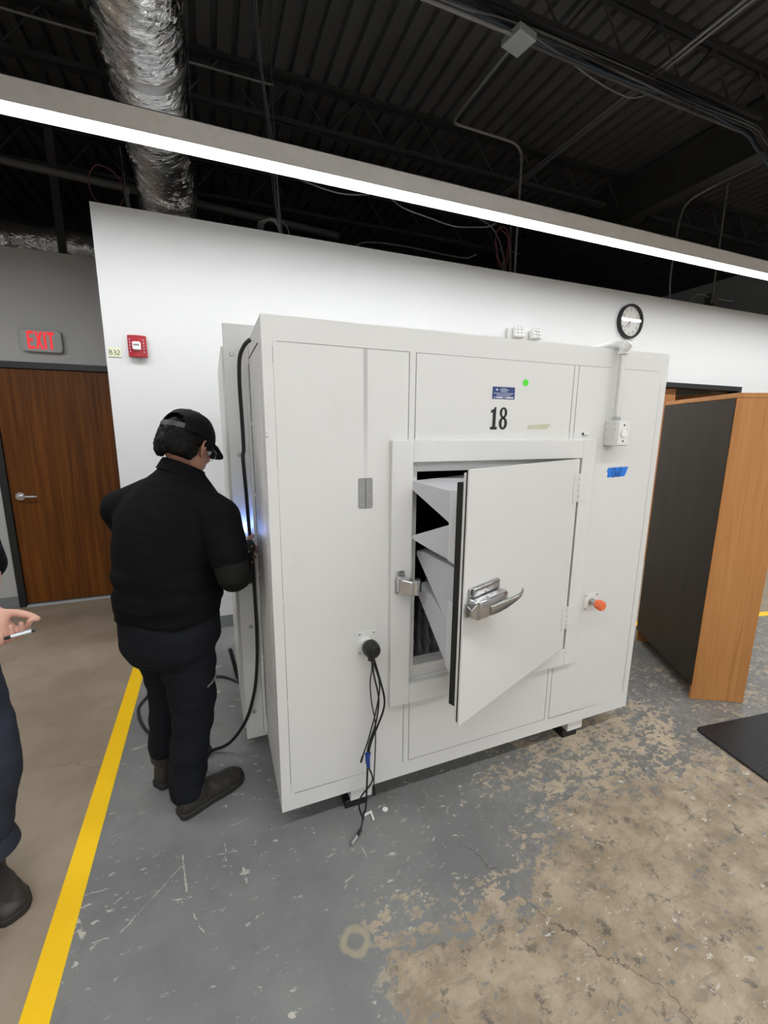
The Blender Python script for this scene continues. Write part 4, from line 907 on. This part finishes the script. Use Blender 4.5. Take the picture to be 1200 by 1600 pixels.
def head(b, c, R, F, U):
    h = lambda f, r, u_: V(c)+F*f+R*r+U*u_
    rot = mrot(R, F, U)
    b.sph(h(-.012, 0, .030), (.076, .098, .092), 24, rot); b.sph(h(.025, 0, -.030), (.062, .072, .080), 22, rot)
    b.sph(h(.050, 0, -.082), (.040, .040, .034), 16, rot); b.sph(h(.076, 0, -.098), (.022, .018, .017), 12, rot)
    for s in (-1, 1):
        b.sph(h(.015, s*.050, -.060), (.022, .050, .040), 14, rot)                    # jaw and cheek
        b.sph(h(.075, s*.033, -.028), (.022, .018, .020), 12, rot)
        b.limb([h(.090, s*.006, .024), h(.088, s*.030, .028), h(.070, s*.055, .022)], [.008, .009, .007], 8, 4)   # brow
        e = h(-.004, s*.076, -.012)                                                     # ear
        b.tube([e+U*.0+F*.010, e+U*.026+F*.010+R*s*.006, e+U*.032-F*.006+R*s*.012, e+U*.018-F*.020+R*s*.016, e-U*.010-F*.014+R*s*.012, e-U*.028+F*.004+R*s*.004], .0058, 8, 4)
        b.sph(e+R*s*.003, (.008, .015, .024), 12, rot); b.sph(e-U*.027+F*.003+R*s*.004, (.005, .007, .008), 10, rot)
    b.limb([h(.094, 0, .016), h(.104, 0, -.006), h(.116, 0, -.030)], [.007, .009, .012], 10, 4)
    for s in (-1, 1): b.sph(h(.102, s*.012, -.032), (.008, .011, .008), 10, rot)
    b.limb([h(.086, -.024, -.064), h(.098, 0, -.061), h(.086, .024, -.064)], [.004, .0065, .004], 8, 4)
    b.limb([h(.086, -.020, -.073), h(.096, 0, -.073), h(.086, .020, -.073)], [.004, .007, .004], 8, 4)
def boot(par, heel, d, L, ankle, top, rt, mat='boot', Wk=1.0):
    heel, d = V(heel), V(d).normalized(); sd = V((d.y, -d.x, 0)); b = B()
    prof = ((0, .022, .070), (.04, .036, .10), (.15, .041, .115), (.30, .041, .118), (.45, .042, .100), (.60, .047, .080), (.76, .050, .070), (.90, .043, .062), (.975, .028, .050), (1.0, .012, .040))
    rs = []
    for s, w, h in prof:
        w *= Wk; p = heel+d*(s*L); q = []
        for k in range(14):
            t = math.pi*k/13; q.append(p+sd*(w*math.copysign(abs(math.cos(t))**.8, math.cos(t)))+Z_*(.020+(h-.020)*abs(math.sin(t))**.8))
        rs.append(q)
    b.rings(rs); b.limb([heel+d*.085+Z_*.07, ankle, top], [.046, .048, rt], 16, 5)
    bt_ = obj('boot', wrinkle(remesh(b, .0065, 4), lambda p: .003*mnoise.noise(V((p.x*40, p.y*40, p.z*40)))), mat, par, ang=70)
    b = B(); out = []
    for s, w, h in prof: out.append(heel+d*(s*L*1.02-.004)+sd*(w*Wk+.004)+Z_*.001)
    for s, w, h in prof[::-1]: out.append(heel+d*(s*L*1.02-.004)-sd*(w*Wk+.004)+Z_*.001)
    b.prism(out, (0, 0, .026)); obj('sole', b, 'rubber', bt_, .004)
    return bt_
def eyes(par, c, R, F, U):
    for s in (-1, 1):
        e = V(c)+F*.084+R*s*.031+U*.004
        eo = obj('eye', B().sph(e, .0125, 14), 'eye', par); obj('iris', B().sph(e+F*.0085, .0058, 10), 'gasket', eo)
fold = lambda k, sz=1: (lambda p: k*(mnoise.noise(V((p.x*7*sz, p.y*7*sz, p.z*17*sz)))+.6*mnoise.noise(V((p.x*15*sz+9, p.y*15*sz, p.z*34*sz)))))

# ---- the man working at the seam of the box
m1 = thing('person', (-.17, 1.79, 0), 'man in black cap and dark work clothes, seen from behind, drilling the box', 'person')
R1, F1, U1 = frame_RFU(56)
TOR = [((-.196, 1.812, .845), .186, .154), ((-.195, 1.815, .91), .197, .162), ((-.190, 1.822, 1.02), .198, .158), ((-.180, 1.832, 1.14), .205, .148), ((-.168, 1.842, 1.235), .210, .130), ((-.152, 1.852, 1.315), .175, .108), ((-.135, 1.862, 1.375), .110, .085), ((-.120, 1.872, 1.42), .066, .066)]
SR, ER, WR = V((.010, 1.708, 1.238)), V((.046, 1.630, 1.020)), V((.066, 1.795, 1.022))
SL, EL, WL = V((-.352, 1.978, 1.245)), V((-.30, 2.13, 1.02)), V((-.07, 2.05, .985))
HR_ = V((-.140, 1.765, .74)); KR = V((-.142, 1.775, .43)); AR = V((-.186, 1.735, .115))
HL_ = V((-.252, 1.905, .74)); KL = V((-.245, 1.925, .45)); AL = V((-.290, 1.925, .14))
HC = V((-.086, 1.885, 1.502)); Rh, Fh, Uh = frame_RFU(52, 24, 4)
b = B(); head(b, HC, Rh, Fh, Uh); b.limb([(-.125, 1.868, 1.36), (-.105, 1.876, 1.43), HC-Uh*.035-Fh*.02], [.066, .060, .062], 18)
torso(b, TOR, R1, F1, -.014); b.limb([(-.14, 1.86, 1.34), SR], [.06, .062]); b.limb([(-.14, 1.86, 1.34), SL], [.06, .062])
b.limb([SR, ER, WR], [.060, .043, .028]); b.limb([SL, EL, WL], [.060, .043, .028])
b.limb([HR_, KR, AR, AR-Z_*.05], [.088, .055, .029, .029]); b.limb([HL_, KL, AL, AL-Z_*.05], [.088, .055, .029, .029])
hand(b, WR, V((.30, .80, .15)), V((.80, -.35, 0)), V((.05, -.2, .95)), ((.9, .95, .6), (1.0, 1.0, .6), (1.05, 1.0, .6), (1.05, 1.0, .6)), sc=.98)
hand(b, WL, V((.85, -.25, .15)), V((.1, .2, .95)), V((-.2, .95, 0)), ((.3, .4, .3), (.35, .4, .3), (.4, .4, .3), (.45, .4, .3)))
body = obj('body', remesh(b, .0045, 4), 'skin', m1, ang=80)
eyes(m1, HC, Rh, Fh, Uh)
b = B(); torso(b, TOR, R1, F1, .004)
b.limb([(-.145, 1.858, 1.335), SR], [.080, .076], 18); b.limb([(-.145, 1.858, 1.335), SL], [.080, .076], 18)
b.limb([SR, SR.lerp(ER, .45), SR.lerp(ER, .66)], [.078, .077, .074], 20); b.limb([SL, SL.lerp(EL, .45), EL], [.080, .076, .066], 20)
fw = fold(.011)
obj('shirt', wrinkle(remesh(b, .009, 5), lambda p: fw(p)*(.22+.9*max(0, min(1, (1.14-p.z)/.2)))), 'shirt', m1, ang=80)
b = B(); b.limb([SR.lerp(ER, .50), SR.lerp(ER, .8), ER+V((.003, .003, .003)), ER.lerp(WR, .5), ER.lerp(WR, .85)], [.062, .063, .061, .050, .043], 20)
obj('sleeve_cuff', wrinkle(remesh(b, .007, 5), fold(.003, 1.5)), 'sleeve', m1, ang=80, label='charcoal lower sleeve over the bent elbow')
b = B(); b.limb([EL, EL.lerp(WL, .5), EL.lerp(WL, .9)], [.058, .050, .043], 18)
obj('sleeve_cuff', wrinkle(remesh(b, .007, 5), fold(.003, 1.5)), 'sleeve', m1, ang=80)
# collar
b = B(); na = (HC-Uh*.04-V((-.120, 1.870, 1.40))).normalized()
nc = V((-.118, 1.872, 1.395)); ca = na.cross(F1).normalized(); cf = ca.cross(na)
rs = []
for rr_, hh_ in ((.094, -.014), (.085, .020), (.080, .032), (.075, .032), (.073, .014), (.072, -.010)):
    rs.append([nc+na*(hh_-.012*math.cos(t))+(ca*math.sin(t)+cf*math.cos(t))*(rr_*(1+.06*math.cos(t))) for t in (2*math.pi*k/36 for k in range(36))])
b.rings(rs, closed=True); obj('collar', b, 'shirt', m1, ang=60)
# trousers
b = B(); HIP = [((-.198, 1.815, .66), .150, .120), ((-.200, 1.812, .72), .178, .150), ((-.199, 1.812, .80), .182, .150), ((-.196, 1.815, .875), .176, .142)]
torso(b, HIP, R1, F1, .008)
b.limb([HR_, HR_.lerp(KR, .5), KR+V((.004, -.006, 0)), KR.lerp(AR, .5), AR+V((0, .004, -.02))], [.112, .100, .083, .076, .069], 22)
b.limb([HL_, HL_.lerp(KL, .5), KL, KL.lerp(AL, .5), AL+V((.004, 0, .035))], [.110, .096, .078, .066, .058], 22)
b.sph((-.222, 1.755, .775), (.10, .09, .09), 18)
tr = obj('trousers', wrinkle(remesh(b, .009, 5), fold(.0075, .8)), 'trousers', m1, ang=80)
obj('pocket_flap', B().tube([(-.185, 1.665, .742), (-.150, 1.655, .748), (-.118, 1.664, .756)], .004, 8, 5), 'shirt', tr)
obj('cargo_zip', B().tube([(-.075, 1.690, .56), (-.056, 1.715, .565), (-.043, 1.745, .572)], .0035, 8, 5), 'zinc', tr)
boot(m1, (-.218, 1.694, 0), (.87, .46, 0), .285, (-.178, 1.728, .13), (-.182, 1.738, .24), .045)
boot(m1, (-.318, 1.888, 0), (.72, .62, 0), .275, (-.291, 1.923, .13), (-.288, 1.926, .25), .048)
# hair lumps under the cap, beard
h1 = lambda f_, r_, u_: HC+Fh*f_+Rh*r_+Uh*u_
b = B(); rnd = random.Random(11)
for k in range(420):
    a = rnd.uniform(-2.05, 2.05); uu = rnd.uniform(-.060, .022)
    w = 1.0 if uu > -.04 else 1.0-(-.04-uu)*4
    if abs(a) > 1.22 and uu < .008: continue
    p = h1(-.012-math.cos(a)*(.101*w), math.sin(a)*(.081*w), uu)
    b.sph(p, rnd.uniform(.012, .019), 8)
b.sph(h1(-.016, 0, .03), (.078, .098, .088), 20, mrot(Rh, Fh, Uh))
obj('hair', wrinkle(remesh(b, .0055, 1), lambda p: .0035*mnoise.noise(p*75)), 'hair', m1, ang=80)
b = B()
for k in range(70):
    a = rnd.uniform(-.85, .85); p = h1(.050+.032*math.cos(a*1.4), .040*math.sin(a), rnd.uniform(-.118, -.092)); b.sph(p, rnd.uniform(.006, .010), 6)
obj('beard', remesh(b, .004, 1), 'hair', m1, ang=80)
# cap: dome with an arched opening at the back, bill, strap, button
b = B(); nu, nv = 64, 18; g = []
cc = h1(-.012, 0, .028); cR, cF, cU = .094, .114, .104
def dome(th, ph, k=1.0):   # th 0 = front
    x = abs(math.cos(ph))**.86
    return cc+Rh*(-math.sin(th)*cR*x*k)+Fh*(math.cos(th)*cF*x*k)+Uh*(math.sin(ph)*cU*k)
for j in range(nv+1):
    g.append([b.b.verts.new(dome(2*math.pi*i/nu, (math.pi/2-.02)*j/nv)) for i in range(nu)])
for j in range(nv):
    for i in range(nu):
        th = 2*math.pi*(i+.5)/nu-math.pi; ph = (math.pi/2)*(j+.5)/nv
        if (th/.62)**2+((ph-.12)/.52)**2 < 1 and ph > .02: continue
        b.b.faces.new((g[j][i], g[j][(i+1) % nu], g[j+1][(i+1) % nu], g[j+1][i]))
b.b.faces.new(g[nv])
def sol(o): m = o.modifiers.new('s', 'SOLIDIFY'); m.thickness = .004; m.offset = -1
cap = obj('cap', eval_mesh(b, sol), 'cap', m1, ang=50)
b = B(); rs = []
for i in range(13):
    th = -1.05+2.1*i/12; p = dome(th, .03); out = Fh*(.075*math.cos(th*.9)**.6)-Uh*(.012+.012*math.cos(th))-Rh*(math.sin(th)*.004)
    q = p-Fh*.006; e = p+out-Uh*.004*abs(th)
    md_ = q.lerp(e, .5)+Uh*.006
    rs.append([q, md_, e, e-Uh*.0035, md_-Uh*.0035, q-Uh*.0035])
b.rings(rs); obj('bill', b, 'cap', cap, ang=50)
obj('button', B().sph(cc+Uh*(cU+.001), (.010, .010, .006), 12, mrot(Rh, Fh, Uh)), 'cap', cap)
b = B(); rs = []
for i in range(13):
    th = math.pi-.66+1.32*i/12; rs.append([dome(th, .015, 1.012), dome(th, .20, 1.02), dome(th, .20, .995), dome(th, .015, .99)])
b.rings(rs); obj('strap', b, 'strap', cap, label='grey plastic closing strap')
b = B()
for i in range(8): b.tube([dome(2*math.pi*i/8+.39, ph, 1.004) for ph in (.75, 1.0, 1.25, 1.5)], .0014, 5, 3)
obj('seam', b, 'cap', cap)
# glasses
gl = None
b = B()
for s in (-1, 1):
    c0 = h1(.108, s*.033, -.004); b.tube([c0+Rh*(.024*math.cos(t))+Uh*(.020*math.sin(t))-Fh*(.006*abs(math.cos(t)) if s*math.cos(t) > 0 else 0) for t in (2*math.pi*k/16 for k in range(16))], .0012, 6, 2, closed=True)
    b.tube([h1(.103, s*.057, .004), h1(.060, s*.082, .004), h1(.0, s*.084, .004), h1(-.012, s*.084, -.012)], .0013, 6, 3)
b.tube([h1(.108, -.010, .0), h1(.113, 0, .004), h1(.108, .010, .0)], .0012, 6, 3)
gl = obj('glasses', b, 'zinc', m1)
for s in (-1, 1): obj('lens', B().cyl(h1(.107, s*.033, -.004), h1(.1085, s*.033, -.004), .0205, 20), 'glass', gl)
# ---- cordless drill in his right hand
dr = thing('cordless_drill', (.112, 1.86, 1.08), 'yellow and black cordless drill held against the seam of the box', 'drill')
obj('motor_body', B().lathe([(.004, 0), (.024, .002), (.029, .010), (.029, .045), (.026, .05)], (.116, 1.800, 1.082), (-.02, 1, .04), 22), 'toolblk', dr, .001)
obj('housing', B().lathe([(.026, 0), (.0285, .004), (.0275, .050), (.020, .068)], (.115, 1.851, 1.084), (-.02, 1, .04), 22), 'toolyel', dr)
obj('grip', B().limb([(.113, 1.865, 1.075), (.110, 1.852, 1.02), (.108, 1.842, .975)], [.019, .017, .019], 14), 'toolblk', dr)
obj('battery', B().obox((.066, 1.80, .925), (.06, .004, 0), (-.006, .085, 0), (0, .004, .048)), 'toolblk', dr, .006)
obj('side_panel', B().obox((.0870, 1.850, 1.098), (.030, 0, 0), (-.002, .035, 0), (0, .004, .012)), 'toolyel', dr, .003)
obj('chuck', B().lathe([(.015, 0), (.016, .004), (.009, .022), (.003, .024)], (.1135, 1.919, 1.087), (-.02, 1, .04), 16), 'toolblk', dr)
b = B()
for k in range(3):
    a = 2.1*k+.5; b.cyl((.116+.015*math.cos(a), 1.8005, 1.082+.015*math.sin(a)), (.116+.015*math.cos(a), 1.799, 1.082+.015*math.sin(a)), .003, 8)
obj('screw', b, 'zinc', dr)
obj('led_lens', B().cyl((.104, 1.915, 1.110), (.103, 1.922, 1.113), .0045, 12), 'led', dr)
ld = bpy.data.lights.new('led_beam', 'SPOT'); ld.energy = .45; ld.color = (.22, .36, 1); ld.spot_size = 2.3; ld.spot_blend = .9; ld.shadow_soft_size = .004
lo = bpy.data.objects.new('led_beam', ld); COL.objects.link(lo); lo.parent = dr; lo.location = V((.103, 1.9235, 1.115))-dr.location
lo.rotation_euler = V((.12, .65, 1.0)).to_track_quat('-Z', 'Y').to_euler()

# ---- second man cut by the left edge, holding a pen
m2 = thing('person', (-.90, 1.66, 0), 'person in black shirt and navy trousers cut off by the left edge, holding a pen', 'person')
R2, F2, U2 = frame_RFU(-48)
TO2 = [((-.91, 1.675, .82), .175, .125), ((-.91, 1.675, .92), .172, .122), ((-.91, 1.68, 1.05), .170, .120), ((-.91, 1.685, 1.18), .185, .122), ((-.91, 1.69, 1.30), .190, .112), ((-.91, 1.692, 1.385), .155, .095), ((-.91, 1.695, 1.44), .095, .075), ((-.908, 1.695, 1.49), .058, .060)]
SL2, EL2, WL2 = V((-.765, 1.80, 1.36)), V((-.675, 1.655, 1.145)), V((-.598, 1.455, 1.055))
SR2, ER2, WR2 = V((-1.05, 1.58, 1.36)), V((-1.06, 1.50, 1.10)), V((-.93, 1.40, .93))
HL2 = V((-.815, 1.735, .80)); KL2 = V((-.728, 1.625, .50)); AL2 = V((-.775, 1.615, .13))
HR2 = V((-.985, 1.615, .80)); KR2 = V((-.97, 1.56, .46)); AR2 = V((-1.00, 1.56, .12))
HC2 = V((-.875, 1.655, 1.60)); Rk, Fk, Uk = frame_RFU(-35, 18)
b = B(); head(b, HC2, Rk, Fk, Uk); b.limb([(-.908, 1.694, 1.44), (-.90, 1.685, 1.50), HC2-Uk*.035-Fk*.02], [.060, .055, .058], 18)
torso(b, TO2, R2, F2, -.014)
for S_, E2_, W2_ in ((SL2, EL2, WL2), (SR2, ER2, WR2)):
    b.limb([(-.91, 1.692, 1.41), S_], [.055, .058]); b.limb([S_, E2_, E2_.lerp(W2_, .4), W2_], [.055, .044, .043, .028], 16)
for L in ((HL2, KL2, AL2), (HR2, KR2, AR2)): b.limb([L[0], L[1], L[2], L[2]-Z_*.06], [.083, .052, .029, .029])
hand(b, WL2, V((.50, -.32, -.72)), V((.45, -.35, .70)), V((.35, .85, .25)), ((.75, .7, .4), (.85, .85, .5), (.95, .9, .5), (1.0, .9, .5)), thumb=(.75, .40, .5), tcurl=.50)
hand(b, WR2, V((.75, -.5, -.35)), V((.3, -.1, .9)), V((-.5, -.8, .1)), ((.4, .5, .3), (.45, .5, .3), (.5, .5, .3), (.5, .5, .3)))
obj('body', remesh(b, .0042, 3), 'skin2', m2, ang=80); eyes(m2, HC2, Rk, Fk, Uk)
b = B(); torso(b, TO2, R2, F2, .005)
for S_, E2_ in ((SL2, EL2), (SR2, ER2)):
    b.limb([(-.91, 1.692, 1.40), S_], [.070, .072], 18); b.limb([S_, S_.lerp(E2_, .5), S_.lerp(E2_, 1.0)], [.074, .070, .066], 18)
obj('shirt', wrinkle(remesh(b, .009, 5), fold(.005)), 'shirt', m2, ang=80)
b = B(); torso(b, [((-.91, 1.675, .68), .13, .10), ((-.91, 1.675, .76), .165, .125), ((-.91, 1.675, .90), .168, .120)], R2, F2, .008)
for hp_, kn, an in ((HL2, KL2, AL2), (HR2, KR2, AR2)):
    b.limb([hp_, hp_.lerp(kn, .5), kn, kn.lerp(an, .55), an+Z_*.10], [.100, .096, .084, .072, .076], 22)
tq = obj('trousers', wrinkle(remesh(b, .009, 5), fold(.006, .8)), 'navy', m2, ang=80)
for an in (AL2, AR2): obj('hem', B().lathe([(.071, .105), (.080, .085), (.088, .055), (.084, .052), (.076, .082), (.068, .10)], (an.x, an.y, .12), (.1, -.06, 1), 28), 'navy', tq)
boot(m2, (-.842, 1.700, 0), (.62, -.78, 0), .29, (-.785, 1.63, .13), (-.775, 1.617, .32), .058, Wk=1.08)
boot(m2, (-1.06, 1.64, 0), (.60, -.80, 0), .29, (-1.005, 1.57, .13), (-1.0, 1.56, .32), .058, Wk=1.08)
b = B()
for k in range(260):
    a = rnd.uniform(-2.2, 2.2); uu = rnd.uniform(-.03, .11)
    w = math.sqrt(max(.05, 1-((uu-.03)/.10)**2)) if uu > .03 else 1
    b.sph(HC2+Fk*(-.012-math.cos(a)*.096*w)+Rk*(math.sin(a)*.076*w)+Uk*uu, .014, 8)
b.sph(HC2-Fk*.016+Uk*.045, (.078, .094, .088), 20, mrot(Rk, Fk, Uk))
obj('hair', wrinkle(remesh(b, .006, 2), lambda p: .003*mnoise.noise(p*70)), 'hair', m2, ang=80)
pn = thing('pen', (-.53, 1.40, .98), 'short silver pen with dark tip held in the hand at the left edge', 'pen')
pa, pb = V((-.523, 1.385, 1.006)), V((-.478, 1.390, 1.012)); dp = (pb-pa).normalized()
obj('barrel', B().cyl(pa, pb, .0052, 14), 'alu', pn); obj('grip', B().cyl(pa-dp*.03, pa, .0048, 14), 'toolblk', pn)
obj('tip', B().cyl(pb, pb+dp*.008, .0045, 12, .003), 'toolblk', pn)
obj('clip', B().cyl(pa+dp*.012+Z_*.0062, pa+dp*.045+Z_*.0062, .0012, 6), 'chrome', pn)
m2.location.x -= .018; pn.location.x -= .018
